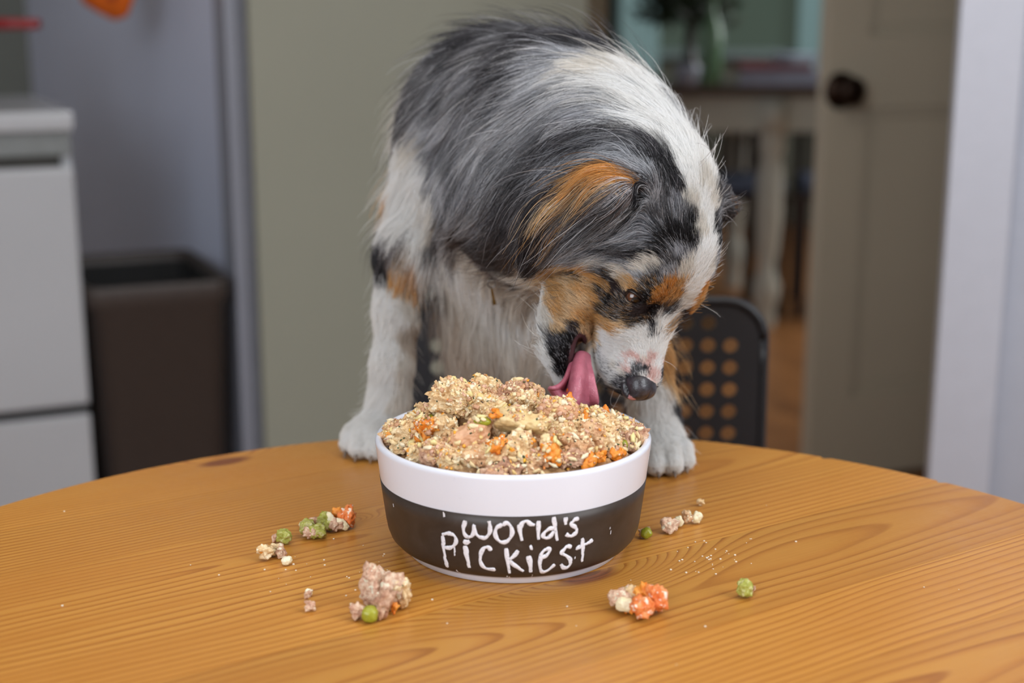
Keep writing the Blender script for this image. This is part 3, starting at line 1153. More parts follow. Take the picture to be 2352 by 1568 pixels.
def ellip(c, R, frame=None, k=0.015, op='add'):
    c = np.asarray(c, np.float32)
    R = np.asarray(R, np.float32)
    m = float(R.max()) + k + 0.02
    sl = region(c - m, c + m)
    X, Y, Z = grids(sl)
    X, Y, Z = X - c[0], Y - c[1], Z - c[2]
    if frame is not None:
        fr = np.asarray(frame, np.float32)
        X, Y, Z = (X * fr[0, i] + Y * fr[1, i] + Z * fr[2, i] for i in range(3))
    k0 = np.sqrt((X / R[0]) ** 2 + (Y / R[1]) ** 2 + (Z / R[2]) ** 2)
    k1 = np.sqrt((X / R[0] ** 2) ** 2 + (Y / R[1] ** 2) ** 2 + (Z / R[2] ** 2) ** 2)
    d = k0 * (k0 - 1) / np.maximum(k1, 1e-6)
    d = np.where(k0 < 0.05, -R.min(), d)
    put(sl, d, k, op)


def he(f, u, r, rf, ru, rr, k=0.012, op='add'):
    ellip(hl(f, u, r), (rf, ru, rr), HM, k, op)


# ---- trunk, from the hips on the chair seat up to the shoulders
sh = npP(1150, 345, 1.195)
chain([(sh, 0.074), (npP(1185, 640, 1.235), 0.059), (np.array([0.015, 1.285, T - 0.10]), 0.068), (np.array([0.0, 1.30, T - 0.20]), 0.078)], 0.03)
ellip(npP(1165, 700, 1.165), (0.042, 0.050, 0.085), None, 0.03)
ellip(npP(1150, 225, 1.20), (0.064, 0.060, 0.042), None, 0.03)
# shoulders
ellip(npP(992, 430, 1.165), (0.030, 0.042, 0.062), None, 0.03)
ellip(npP(1390, 480, 1.16), (0.040, 0.045, 0.066), None, 0.03)
# neck
chain([(npP(1160, 280, 1.17), 0.070), (npP(1275, 305, 1.10), 0.066), (npP(1385, 365, 1.035), 0.058), (npP(1455, 420, 0.99), 0.046)], 0.03)
chain([(npP(1130, 480, 1.13), 0.058), (npP(1250, 470, 1.05), 0.052), (npP(1330, 520, 1.005), 0.042)], 0.03)
# throat / chest bib
chain([(npP(1160, 600, 1.12), 0.044), (npP(1168, 760, 1.145), 0.039), (npP(1178, 900, 1.19), 0.037)], 0.03)
# fore legs: dog's right (left in the photo)
zt_ = lambda x, y, z: np.array([x, y, T + z])
LEG_R = [(npP(968, 500, 1.15), 0.030), (npP(932, 590, 1.12), 0.0205), (npP(911, 720, 1.11), 0.0140), (npP(901, 840, 1.10), 0.0130), (npP(893, 920, 1.097), 0.0130), (zt_(-0.104, 1.092, 0.022), 0.0125)]
chain(LEG_R, 0.012)
LEG_L = [(npP(1400, 560, 1.13), 0.032), (npP(1450, 700, 1.10), 0.022), (npP(1486, 830, 1.08), 0.0155), (npP(1500, 930, 1.065), 0.0140), (npP(1512, 1000, 1.060), 0.0140), (zt_(0.110, 1.054, 0.022), 0.0130)]
chain(LEG_L, 0.012)


def paw(c, yaw, s=1.0):
    """paw on the table: pad body and four toes with knuckles; c = back of the paw at table level"""
    fx, fy = math.sin(yaw), -math.cos(yaw)
    sx, sy = math.cos(yaw), math.sin(yaw)
    pt = lambda a, b, z: np.array([c[0] + (fx * a + sx * b) * s, c[1] + (fy * a + sy * b) * s, T + z * s])
    ellip(pt(0.006, 0, 0.015), (0.020 * s, 0.019 * s, 0.0150 * s), None, 0.008)
    tips = []
    for b, fwd, rr in ((-0.0165, 0.019, 0.0074), (-0.0056, 0.027, 0.0082), (0.0062, 0.027, 0.0082), (0.0170, 0.018, 0.0074)):
        a = pt(0.006, b * 0.7, 0.016)
        m = pt(fwd * 0.72, b, 0.0160)
        e = pt(fwd, b * 1.05, 0.0088)
        capsule(a, m, rr * 0.92 * s, rr * 0.92 * s, 0.003)
        capsule(m, e, rr * 0.92 * s, rr * 0.92 * s, 0.001)
        tips.append(pt(fwd + rr * 0.75, b * 1.05, 0.0055))
    return tips, (fx, fy)


TIPS_R, DIR_R = paw((-0.1085, 1.090), math.radians(-12), 1.0)
TIPS_L, DIR_L = paw((0.112, 1.052), math.radians(6), 1.0)
# hind legs on the chair seat
for s in (-1, 1):
    chain([(np.array([0.0 + s * 0.05, 1.30, T - 0.19]), 0.050), (np.array([s * 0.075, 1.20, T - 0.20]), 0.032), (np.array([s * 0.075, 1.29, T - 0.262]), 0.017), (np.array([s * 0.075, 1.235, T - 0.276]), 0.014)], 0.015)

# ---- head
he(-0.004, 0.000, 0, 0.052, 0.043, 0.043, 0.03)
he(0.012, 0.018, 0, 0.034, 0.031, 0.036, 0.02)
he(-0.030, 0.010, 0, 0.030, 0.036, 0.038, 0.02)
for s in (-1, 1):
    he(0.020, -0.020, s * 0.026, 0.034, 0.026, 0.019, 0.015)       # cheek
    he(0.040, 0.018, s * 0.0215, 0.0115, 0.0115, 0.0125, 0.010)    # brow
    he(0.052, -0.008, s * 0.021, 0.018, 0.012, 0.012, 0.012)       # below the eye
capsule(hl(0.046, -0.008, 0), hl(0.094, -0.0135, 0), 0.0240, 0.0160, 0.016)
for s in (-1, 1):
    capsule(hl(0.052, -0.020, s * 0.010), hl(0.088, -0.0235, s * 0.0075), 0.0155, 0.0120, 0.008)   # upper lips
capsule(hl(0.045, 0.006, 0), hl(0.092, -0.004, 0), 0.0115, 0.0085, 0.010)   # bridge of the nose
# lower jaw, dropped open
chain([(npP(1312, 690, 0.958), 0.019), (npP(1291, 790, 0.953), 0.0150), (npP(1304, 860, 0.950), 0.0100)], 0.008)
ellip(npP(1334, 850, 0.935), (0.0050, 0.034, 0.0215), None, 0.004, 'cut')
ellip(npP(1330, 810, 0.925), (0.0055, 0.012, 0.010), None, 0.004, 'cut')


def march(px, py, y0=0.85, y1=1.2):
    ys = np.linspace(y0, y1, 500)
    a = np.array(P(px, py, 1.0))
    o = np.array([0, 0, T + HC])
    p = o + (a - o) * ys[:, None]
    d = samp(SDF, p)
    i = np.argmax(d < 0)
    return p[i] if d[i] < 0 else p[np.argmin(d)]


# eye: lid bulge, opening, ball
VIEW = np.array(P(1455, 684, 1.0)) - np.array([0, 0, T + HC])
VIEW /= np.linalg.norm(VIEW)
EYE = march(1456, 682) + VIEW * 0.0052
er = EYE - HO
er = HM.T @ er
EYE_L = hl(er[0], er[1], -er[2])
for e_, s in ((EYE, 1), (EYE_L, -1)):
    ellip(e_, (0.0098, 0.0098, 0.0098), None, 0.006)
EO = EYE - VIEW * 0.0085
XA = npP(1476, 692, 1.0) - npP(1434, 669, 1.0)
XA /= np.linalg.norm(XA)
ZA = np.cross(XA, VIEW)
ZA /= np.linalg.norm(ZA)
EFR = np.stack([XA, np.cross(ZA, XA), ZA], 1)
ellip(EO - ZA * 0.0004, (0.0064, 0.0075, 0.0036), EFR, 0.0015, 'cut')
# nose pad seat
NOSE = npP(1467, 887, float(march(1452, 868)[1]) + 0.0045)
print('nose', HM.T @ (NOSE - HO), 'eye', er)
# ears: near one hangs down and back over the neck, far one stands a little off
E0 = npP(1462, 428, 0.932)
capsule(E0, npP(1385, 445, 0.927), 0.0115, 0.0140, 0.008)
capsule(npP(1385, 445, 0.927), npP(1290, 520, 0.940), 0.0140, 0.0120, 0.016)
capsule(npP(1290, 520, 0.940), npP(1225, 600, 0.958), 0.0120, 0.0070, 0.016)
ellip(npP(1340, 510, 0.943), (0.032, 0.0085, 0.024), None, 0.020)
ellip(npP(1470, 446, 0.921), (0.0065, 0.008, 0.0075), None, 0.004, 'cut')
capsule(npP(1615, 455, 1.000), npP(1664, 474, 1.005), 0.016, 0.009, 0.008)


NL = HM.T @ (NOSE - HO)
he(NL[0] - 0.0075, NL[1] - 0.0015, 0.0, 0.0105, 0.0115, 0.0135, 0.008)


def surface_nets(F, ax):
    S = F < 0
    nx, ny, nz = F.shape
    c = [S[i:nx - 1 + i, j:ny - 1 + j, k:nz - 1 + k] for i in (0, 1) for j in (0, 1) for k in (0, 1)]
    cnt = sum(q.astype(np.int8) for q in c)
    act = (cnt > 0) & (cnt < 8)
    idx = np.full(act.shape, -1, np.int64)
    I, J, K = np.nonzero(act)
    idx[I, J, K] = np.arange(len(I))
    pos = np.zeros((len(I), 3))
    wt = np.zeros(len(I))
    corners = [(i, j, k) for i in (0, 1) for j in (0, 1) for k in (0, 1)]
    for a in range(8):
        for b in range(a + 1, 8):
            ca, cb = corners[a], corners[b]
            if sum(abs(x - y) for x, y in zip(ca, cb)) != 1:
                continue
            fa = F[I + ca[0], J + ca[1], K + ca[2]]
            fb = F[I + cb[0], J + cb[1], K + cb[2]]
            m = (fa < 0) != (fb < 0)
            t = np.where(m, fa / np.where(fa == fb, 1, fa - fb), 0)
            pa = np.stack([ax[0][I + ca[0]], ax[1][J + ca[1]], ax[2][K + ca[2]]], 1)
            pb = np.stack([ax[0][I + cb[0]], ax[1][J + cb[1]], ax[2][K + cb[2]]], 1)
            pos += np.where(m[:, None], pa + (pb - pa) * t[:, None], 0)
            wt += m
    V = pos / wt[:, None]
    Q = []
    for d in range(3):
        A = S
        sh_ = [slice(0, None)] * 3
        s0 = [slice(1, -1)] * 3
        s1 = [slice(1, -1)] * 3
        s0[d] = slice(0, -1)
        s1[d] = slice(1, None)
        e0, e1 = A[tuple(s0)], A[tuple(s1)]
        X = np.nonzero(e0 != e1)
        base = [X[0], X[1], X[2]]
        o = [1, 1, 1]
        o[d] = 0
        g = [base[k] + o[k] for k in range(3)]
        u, v = [(1, 2), (2, 0), (0, 1)][d]

        def cell(du, dv):
            q = [g[0].copy(), g[1].copy(), g[2].copy()]
            q[u] -= du
            q[v] -= dv
            return idx[q[0], q[1], q[2]]
        q4 = np.stack([cell(1, 1), cell(0, 1), cell(0, 0), cell(1, 0)], 1)
        flip = e1[X]
        q4[flip] = q4[flip][:, ::-1]
        Q.append(q4)
    Q = np.concatenate(Q)
    Q = Q[(Q >= 0).all(1)]
    return V, Q


DV, DQ = surface_nets(SDF, AX)
_flipcheck = None


def grad(p, e=0.003):
    g = np.zeros_like(p)
    for k in range(3):
        d = np.zeros(3)
        d[k] = e
        g[:, k] = samp(SDF, p + d) - samp(SDF, p - d)
    return g / np.maximum(np.linalg.norm(g, axis=1, keepdims=True), 1e-9)


tris = np.concatenate([DQ[:, [0, 1, 2]], DQ[:, [0, 2, 3]]])
fn = np.cross(DV[tris[:, 1]] - DV[tris[:, 0]], DV[tris[:, 2]] - DV[tris[:, 0]])
cen = DV[tris].mean(1)
if (np.einsum('ij,ij->i', fn[::97], grad(cen[::97])) < 0).mean() > 0.5:
    DQ = DQ[:, ::-1].copy()
    tris = np.concatenate([DQ[:, [0, 1, 2]], DQ[:, [0, 2, 3]]])
dog_bvh = BVHTree.FromPolygons([Vector(v) for v in DV], [tuple(int(i) for i in q) for q in DQ])
print('dog mesh', len(DV), len(DQ))
CAMP = Vector((0, 0, T + HC))


def cast(px, py):
    q = P(px, py, 1.0)
    d = (q - CAMP).normalized()
    h = dog_bvh.ray_cast(CAMP, d)
    return None if h[0] is None else (np.array(h[0]), np.array(h[1]))

# ---- coat: colour, lie and length of the hair at places on the body (found once, by looking from the camera)
CK = dict(W=(.92, .91, .89), V=(.78, .74, .68), C=(.62, .54, .46), G=(.25, .255, .278), L=(.47, .48, .51), D=(.040, .038, .044), K=(.010, .009, .010),
          M=(.125, .122, .130), B=(.075, .055, .050), T=(.68, .40, .16), O=(.62, .29, .075), A=(.76, .55, .33), P=(.80, .58, .54), N=(.055, .040, .040), S=(.88, .87, .86), X=(.030, .025, .025))
LM = '''
1040 130 -8 2 4 M|1000 175 -8 4 3.5 M|1100 105 -9 1 4 D|1180 95 -9 -2 4 M|1250 95 -9 -3 4 D|1220 120 -9 0 4 M|1060 150 -8 3 4 G|1120 170 -9 2 4 G|1180 150 -9 1 4 D|1320 110 -9 -3 4 D|1370 115 -9 -5 3.5 D|1080 170 -9 3 4 M|1150 150 -9 2 4 M
1230 140 -9 0 4 M|1300 135 -9 -2 4 G|1345 145 -9 -4 4 L|1400 165 -9 -5 3.5 V|1450 200 -7 -6 3.5 W|1490 240 -7 -7 3 W|1520 280 -6 -8 3 W|1545 330 -5 -9 2 W|1575 385 -4 -9 1.2 W
1380 190 -9 -4 4 W|1430 230 -8 -5 4 W|1475 270 -7 -7 3.5 W|1510 320 -5 -9 2.5 W|1400 225 -9 -4 4 L|1440 270 -8 -6 4 L|1330 190 -9 -2 4 L|1260 190 -9 0 4 L|1200 200 -9 1 4 G|1130 210 -9 3 4 G
1050 230 -8 4 4 G|980 230 -7 6 3.5 M|945 255 -7 6 3 D|1000 255 -8 5 2.8 L|995 290 -8 5 2.4 L|975 350 -6 7 2.6 W|985 420 -5 8 2.6 W|990 520 -4 9 3 W|980 300 -7 6 2.6 V|950 320 -7 6 3 V|915 320 -6 7 3 W|925 300 -7 6 3 W|940 290 -7 6 3 W|960 340 -7 6 3 W|912 280 -7 6 3 V|925 360 -6 7 3 W|900 400 -6 7 3 W|945 415 -6 8 3 W|950 500 -4 9 3 W|975 500 -4 9 3 W|910 470 -4 9 3 W|960 380 -6 8 3.5 W|925 430 -5 8 3 W|955 450 -5 8 3.5 W|935 500 -4 9 3 W
965 530 -4 9 3.5 W|985 580 -4 9 3.5 W|1000 470 -3 9 4 V|1010 330 -8 5 2.6 G|1018 400 -5 8 2.4 L|1028 470 -2 9 2.4 G|1040 520 -2 9 2.6 L|1060 430 -4 9 4 G|1080 330 -8 5 4.5 G|1100 400 -6 7 4.5 G
1100 460 -5 8 4.5 L|1150 280 -9 4 4.5 L|1150 340 -9 5 4.5 G|1170 400 -7 7 4.5 G|1150 450 -7 7 4.5 G|1220 260 -9 2 4.5 L|1230 310 -9 4 4.5 L|1300 230 -9 0 4.5 L|1300 270 -9 1 4.5 G|1360 240 -9 -2 4.5 L
1380 275 -9 -2 4.5 G|1420 300 -8 -3 4.5 D|1360 300 -9 1 5 D|1300 310 -9 3 5 M|1250 360 -8 5 5 D|1200 400 -8 6 5 D|1150 490 -8 5 5 M|1100 520 -9 4 5 B|1050 540 -9 3 3.2 B|1010 530 -9 2 3.5 D
1080 560 -9 4 3.2 B|1090 590 -8 5 3 V|1040 590 -6 7 3.5 W|1130 560 -8 6 3.4 M|1180 470 -8 6 5 D|1220 440 -8 6 5 D|1280 360 -9 4 5 M|1330 335 -9 2 5 G|1350 370 -9 3 5 D|1400 340 -8 0 5 M|1300 395 -8 5 5 M
1250 430 -8 6 5 M|1230 500 -7 7 5 D|1180 540 -7 7 3.8 B|1150 600 -7 7 3 B|1190 600 -6 8 3 B|1170 635 -6 8 2.2 B|1140 630 -5 8 2.6 V|1195 660 -4 8 2.4 V|1080 610 -6 8 3 W|1120 650 -3 9 3.5 W|1215 590 -5 9 3.2 B|1240 560 -5 8 4.5 D
1440 402 -9 0 3 O|1400 402 -9 1 2.8 O|1365 412 -9 3 2.8 T|1335 425 -8 4 2.6 O|1300 450 -8 6 3.5 A|1270 500 -6 7 4.5 D|1280 455 -8 6 4.5 D|1310 425 -9 4 5 D|1280 480 -7 7 4.5 D|1400 435 -8 4 4 T|1400 460 -8 5 3.5 D|1430 440 -8 4 3 B|1365 450 -8 5 4.5 B|1350 480 -8 6 4 D|1320 465 -8 6 4.5 T|1330 490 -7 7 4.5 M
1290 520 -6 8 4.5 B|1300 490 -7 7 4.5 D|1350 430 -8 4 4 B|1330 515 -7 7 4 D|1260 560 -5 9 4 B|1250 600 -4 9 3.5 B|1320 540 -7 6 4 M|1290 570 -6 7 4 D|1300 590 -7 5 3 M|1430 460 -5 8 3 M|1460 440 -4 7 1.2 K|1470 455 -4 7 1 K|1475 430 -2 -7 1.2 D
1450 395 -9 -3 3 B|1390 480 -8 6 3.5 G|1400 520 -8 5 3 G|1360 530 -8 5 3.5 M|1440 500 -8 5 2.5 M|1450 540 -8 5 2.5 G|1400 560 -9 3 2.5 M|1350 570 -9 2 2.5 G
1480 330 -4 -9 3 M|1450 320 -8 -6 4 G|1460 360 -4 -8 3 L|1500 350 -3 -9 2 D|1530 390 -3 -9 1.2 K|1540 430 -3 -9 1.1 K|1510 430 -3 -9 1.2 M|1490 400 -3 -9 1.6 L|1480 440 -2 -9 1.5 M|1500 470 -3 -9 1.2 L
1530 470 -3 -9 1 M|1550 480 -3 -9 .9 G|1560 440 -3 -9 .9 D|1595 440 -4 -9 .9 W|1615 480 -3 -9 .9 W|1590 470 -3 -9 .9 V|1575 500 -3 -9 .9 M|1630 520 -2 -9 .8 W|1610 530 -2 -9 .8 V|1640 560 -1 -9 .8 W|1620 580 -1 -9 .8 W
1645 600 0 -9 .7 V|1600 620 0 -9 .7 W|1620 640 1 -9 .7 W|1585 650 0 -9 .7 W|1650 540 1 -9 .8 D|1655 505 1 -9 .9 D|1645 465 4 -8 1.5 B|1598 412 -3 -9 1 W|1622 425 0 -9 1 V|1655 580 1 -9 .7 G|1590 520 -3 -9 .8 K|1580 550 -4 -9 .7 K
1545 540 -5 -8 .8 K|1520 560 -6 -7 .8 K|1500 580 -8 -5 .8 K|1460 590 -9 -3 1 D|1430 590 -9 -2 1.2 M|1480 560 -8 3 1.5 G|1500 520 -6 -6 1.2 G|1520 500 -4 -8 1 M|1450 570 -9 2 1.5 M|1400 600 -9 -2 1.4 L|1360 590 -9 -2 1.6 L
1330 590 -9 -2 1.4 G|1420 625 -8 -4 .8 V|1470 620 -7 -5 .7 V|1500 612 -6 -6 .7 V|1450 612 -8 -4 .8 L|1380 605 -9 -3 1 V|1540 600 -4 -8 .7 M|1560 590 -3 -8 .7 G|1570 620 -2 -9 .7 V|1540 625 -4 -8 .6 L|1510 635 -5 -7 .6 M|1470 640 -7 -6 .5 L|1440 640 -7 -6 .6 V
1540 650 -3 -8 .5 O|1525 665 -3 -8 .5 O|1550 670 -2 -9 .5 T|1510 680 -4 -7 .4 O|1530 690 -2 -8 .4 T|1560 655 -1 -9 .5 T|1500 655 -5 -7 .4 X|1480 655 -6 -6 .4 X|1455 655 -7 -5 .35 T|1485 680 -4 -6 .3 K
1590 670 1 -9 .6 W|1565 700 0 -9 .5 W|1545 725 0 -9 .5 W|1575 690 1 -9 .5 V|1600 695 5 -7 .8 T|1580 715 5 -7 .7 O|1560 735 4 -7 .6 D|1540 750 2 -8 .5 G|1520 740 0 -9 .4 W|1515 770 0 -9 .4 W
1490 710 -3 -6 .35 N|1505 720 -2 -7 .4 D|1470 715 -5 -5 .3 N|1440 715 -8 -3 .5 X|1480 735 -6 -5 .5 X|1450 735 -8 -3 .6 X|1415 725 -9 -3 .7 X|1395 715 -9 -4 .7 X|1405 690 -8 -5 .6 K|1385 675 -8 -6 .7 X|1385 628 -8 -6 .7 G|1375 650 -7 -7 .7 T|1400 655 -7 -6 .6 T|1440 652 -7 -6 .4 A|1425 690 -6 -5 .4 X|1425 665 -6 -6 .5 N|1410 650 -7 -6 .6 D|1370 640 -7 -7 .8 T
1395 640 -7 -7 .7 X|1330 640 -8 -6 .8 X|1355 655 -8 -6 .8 A|1402 630 -8 -5 .8 X|1350 620 -8 -5 .9 T|1310 605 -9 -4 1 A|1270 610 -9 -2 1.2 T|1290 640 -8 -5 1 T|1320 650 -8 -6 .9 A|1345 665 -7 -7 .8 T|1260 640 -9 -2 1.2 A|1245 625 -9 0 1.4 C
1290 680 -8 -6 .8 T|1320 690 -8 -6 .8 A|1350 700 -7 -7 .7 A|1370 690 -7 -7 .7 T|1375 730 -8 -5 .6 T|1340 730 -7 -7 .7 T|1310 720 -7 -7 .7 A|1285 720 -7 -7 .7 T|1265 700 -7 -7 .8 A|1400 750 -9 -3 .6 T|1370 760 -8 -5 .6 A|1340 765 -7 -6 .6 A
1430 750 -9 -3 .5 A|1250 690 -8 -5 .9 W|1245 720 -7 -6 .8 W|1245 760 -6 -8 .7 W|1260 740 -6 -7 .7 V|1255 800 -4 -9 .6 W|1262 830 -3 -9 .5 W|1275 860 -2 -9 .5 W|1290 880 -2 -9 .4 W|1295 745 -7 -7 .6 A
1320 755 -5 -8 .5 B|1315 775 -4 -8 .4 K|1330 790 -3 -8 .3 K|1300 790 -5 -8 .3 K|1275 785 -6 -7 .35 D|1272 810 -4 -8 .3 K|1278 835 -3 -8 .3 K|1290 855 -2 -8 .25 K|1310 840 -2 -8 .2 N|1325 815 -2 -8 .2 N|1305 815 -3 -8 .2 K
1345 800 -6 -7 .4 A|1370 790 -8 -5 .5 A|1400 780 -9 -3 .5 W|1440 770 -8 -4 .45 W|1480 760 -5 -7 .4 W|1500 760 -3 -8 .4 D|1480 790 -3 -8 .35 W|1440 800 -6 -6 .4 W|1400 810 -8 -4 .45 W|1360 820 -7 -5 .45 W|1375 840 -8 -3 .4 W
1350 840 -6 -6 .4 W|1365 865 -7 -4 .4 W|1390 850 -8 -3 .35 S|1400 875 -8 -2 .35 S|1398 832 -8 -4 .3 S|1380 815 -8 -4 .3 S|1420 820 -7 -4 .35 W|1408 850 -8 -3 .3 S|1415 838 -8 -3 .3 V|1425 850 -6 -4 .3 W|1445 825 -5 -6 .25 P|1470 805 -3 -8 .3 W|1490 800 -1 -9 .3 W
1462 830 -3 -7 .2 P|1450 835 -3 -7 .22 W|1475 815 -3 -7 .25 W|1440 835 -5 -7 .25 W|1478 828 -2 -8 .2 V|1490 825 -1 -9 .25 P|1480 847 -1 -9 .18 D|1465 845 -1 -9 .18 M|1497 850 0 -9 .2 P|1440 845 -5 -5 .2 P|1425 872 -7 -3 .25 M|1405 880 -8 -2 .3 W|1428 855 -7 -3 .25 V|1445 860 -5 -4 .18 D|1455 845 -3 -6 .18 M|1432 880 -7 -2 .2 M|1415 860 -8 -3 .3 S|1425 840 -7 -4 .3 S|1480 835 -1 -9 .18 P|1424 893 -8 -1 .3 D|1405 892 -8 -1 .3 L|1405 905 -8 1 .4 V|1435 905 -7 1 .25 K|1385 890 -8 0 .4 W|1375 880 -8 -1 .4 W|1505 840 1 -9 .3 W|1510 800 1 -9 .3 W
1100 640 -2 9 4 W|1060 620 -3 9 4 V|1020 620 -3 9 3.5 V|1180 690 -1 9 4 W|1220 670 -2 9 3.5 C|1230 640 -4 8 3 V|1100 700 -1 9 4.5 V|1150 740 0 9 4.5 V|1050 690 -2 9 4 C|1200 760 1 9 4.5 C|1080 780 -2 9 4.5 C
1140 820 0 9 4.5 C|1200 840 1 9 4.5 V|1050 820 -3 9 3 C|1100 870 -1 9 4.5 C|1250 850 2 9 4 V|1240 780 1 9 4 C|1280 905 2 9 4 C|1035 740 -3 8 3 C|1010 720 -3 8 3 C|1340 900 2 9 4 T|1370 900 2 9 3 D|1400 930 2 9 3 B
895 330 -5 8 3 D|890 400 -5 8 2.5 T|885 450 -4 8 2.5 T|900 440 -4 8 2.5 T|880 500 -3 9 2.5 K|890 540 -2 9 2.5 D|875 560 -2 9 2 K|885 590 -1 9 2 K|905 560 -2 9 2.5 B|930 580 -2 9 2.5 C|920 610 -1 9 2 T|945 620 -1 9 2.2 O|935 640 0 9 1.6 T|965 620 -1 9 3 C|985 660 -2 9 3 B
885 640 0 9 1.2 W|910 660 0 9 1.2 W|940 680 0 9 1.2 V|905 720 0 9 1 W|900 780 -1 9 1 W|940 760 0 9 1 C|895 840 -1 9 1 W|930 840 0 9 1 V|880 900 -2 9 1 W|920 920 -1 9 1 V|860 950 -3 9 .9 W|890 970 -2 9 .9 W|840 990 -3 9 .5 W|870 1010 -2 9 .4 W|820 1030 -2 9 .3 W|850 1050 -1 9 .25 W|800 1050 -1 9 .25 W|830 1060 0 9 .22 V|840 1010 -1 9 .4 W
1480 880 1 9 1.2 W|1510 900 1 9 1 W|1450 930 0 9 1.2 V|1500 960 1 9 1 W|1540 960 2 9 1 W|1550 1000 2 9 .6 W|1510 1020 1 9 .5 W|1540 1050 1 9 .3 W|1500 1070 0 9 .25 W|1570 1060 2 9 .25 W|1530 1080 1 9 .22 V|1525 760 4 8 2.5 T|1535 820 5 7 3 T|1520 720 3 8 2.5 B|1545 870 5 7 2.5 A|1550 920 3 8 1.2 D
1665 470 9 2 3 B|1680 490 8 5 3 D|1650 445 8 -2 3 B|1660 450 9 -1 3 B|1655 480 8 6 3 D
'''
CXR, CXU = np.array([1.0, 0, 0]), np.array([0, SP, CP])


def project(px, py):
    h = cast(px, py)
    if h is not None:
        return h
    o = np.array(CAMP)
    d = np.array(P(px, py, 1.0)) - o
    ys = np.linspace(0.9, 1.3, 160)[:, None]
    p = o + d * ys
    q = p[np.argmin(samp(SDF, p))]
    n = dog_bvh.find_nearest(Vector(q))
    return np.array(n[0]), np.array(n[1])


LPos, LDir, LLen, LCol, LNrm = [], [], [], [], []


def add_lm(p, n, v, L, c):
    v = v - n * (v @ n)
    v /= max(np.linalg.norm(v), 1e-6)
    LPos.append(p)
    LDir.append(v)
    LLen.append(L)
    LCol.append(c)
    LNrm.append(n)


CKEYS = list(CK)
for row in LM.replace('\n', '|').split('|'):
    q = row.split()
    if len(q) != 6:
        continue
    x, y, dx, dy = map(float, q[:4])
    p, n = project(x, y)
    v = CXR * dx - CXU * dy
    ci = CKEYS.index(q[5])
    add_lm(p, n, v, float(q[4]) / 100, ci)
    loc = HM.T @ (p - HO)
    if loc[2] > 0.010 and loc[0] > -0.06 and p[1] < 1.06 and x > 1240 and y < 900 and not (x < 1330 and y > 760):
        pm = p - 2 * RH * ((p - HO) @ RH)
        r = dog_bvh.find_nearest(Vector(pm))
        if r[0] is not None and r[3] < 0.02:
            vm = v - 2 * RH * (v @ RH)
            add_lm(np.array(r[0]), np.array(r[1]), vm, float(q[4]) / 100, ci)
for x, y, z, dx, dy, dz, L, c in ((0, 1.28, .25, 0, .8, -.5, 4, 'D'), (.03, 1.28, .15, 0, .4, -.9, 4, 'M'), (-.06, 1.27, .12, -.1, .4, -.9, 4, 'M'), (.10, 1.22, .15, .2, .4, -.9, 4, 'M'), (.11, 1.20, .05, .2, .4, -.9, 3.5, 'B'), (.0, 1.36, .0, 0, .2, -1, 3.5, 'D'),
                                  (-.07, 1.3, 0, -.1, .2, -1, 3.5, 'G'), (.08, 1.3, 0, .1, .2, -1, 3.5, 'M'), (0, 1.37, -.18, 0, .2, -1, 3.5, 'D'), (.08, 1.28, -.2, 0, .1, -1, 3, 'T'), (-.08, 1.28, -.2, 0, .1, -1, 3, 'T'), (0, 1.2, -.1, 0, 0, -1, 4, 'C'),
                                  (0, 1.22, -.02, 0, 0, -1, 4, 'C'), (.075, 1.24, -.27, 0, -.3, -1, 1, 'W'), (-.075, 1.24, -.27, 0, -.3, -1, 1, 'W'), (.13, 1.10, .2, .3, .5, -.7, 4, 'D'), (.14, 1.05, .25, .3, .6, -.5, 4, 'M'), (.12, 1.12, .1, .3, .4, -.9, 3.5, 'D')):
    r = dog_bvh.find_nearest(Vector((x, y, T + z)))
    add_lm(np.array(r[0]), np.array(r[1]), np.array([dx, dy, dz], float), L / 100, CKEYS.index(c))
LPos, LDir, LLen, LCol, LNrm = map(np.array, (LPos, LDir, LLen, LCol, LNrm))
CTAB = np.array([CK[k] for k in CKEYS])


def knn2(p, n=None, k=2):
    """nearest landmarks, preferring those whose surface faces the same way"""
    I = np.empty((len(p), k), np.int32)
    D = np.empty((len(p), k))
    for a in range(0, len(p), 20000):
        q = p[a:a + 20000]
        d = ((q[:, None, :] - LPos[None]) ** 2).sum(2)
        if n is not None:
            dt = n[a:a + 20000] @ LNrm.T
            d = d * (1 + 1.5 * np.clip(0.6 - dt, 0, 1.6)) + 4e-5 * np.clip(0.3 - dt, 0, 1.3)
        i = np.argpartition(d, k, axis=1)[:, :k]
        dd = np.take_along_axis(d, i, 1)
        o = np.argsort(dd, 1)
        I[a:a + 20000] = np.take_along_axis(i, o, 1)
        D[a:a + 20000] = np.sqrt(np.take_along_axis(dd, o, 1))
    return I, D


# flow field on a coarse grid round the skin
GS = 0.006
glo = np.array([-0.18, 0.86, T - 0.33])
gn = (np.array([0.26, 1.45, T + 0.38]) - glo) / GS
gn = gn.astype(int) + 1
gx = np.stack(np.meshgrid(*[glo[k] + GS * np.arange(gn[k]) for k in range(3)], indexing='ij'), -1).reshape(-1, 3)
near = np.abs(samp(SDF, gx)) < 0.034
FLOW = np.zeros((len(gx), 3))
qn = grad(gx[near], 0.004)
qi, qd = knn2(gx[near], qn, 6)
wts = 1.0 / (qd + 0.004) ** 3
FLOW[near] = (LDir[qi] * wts[..., None]).sum(1)
FLOW = FLOW.reshape(*gn, 3)
print('landmarks', len(LPos), 'flow cells', int(near.sum()))


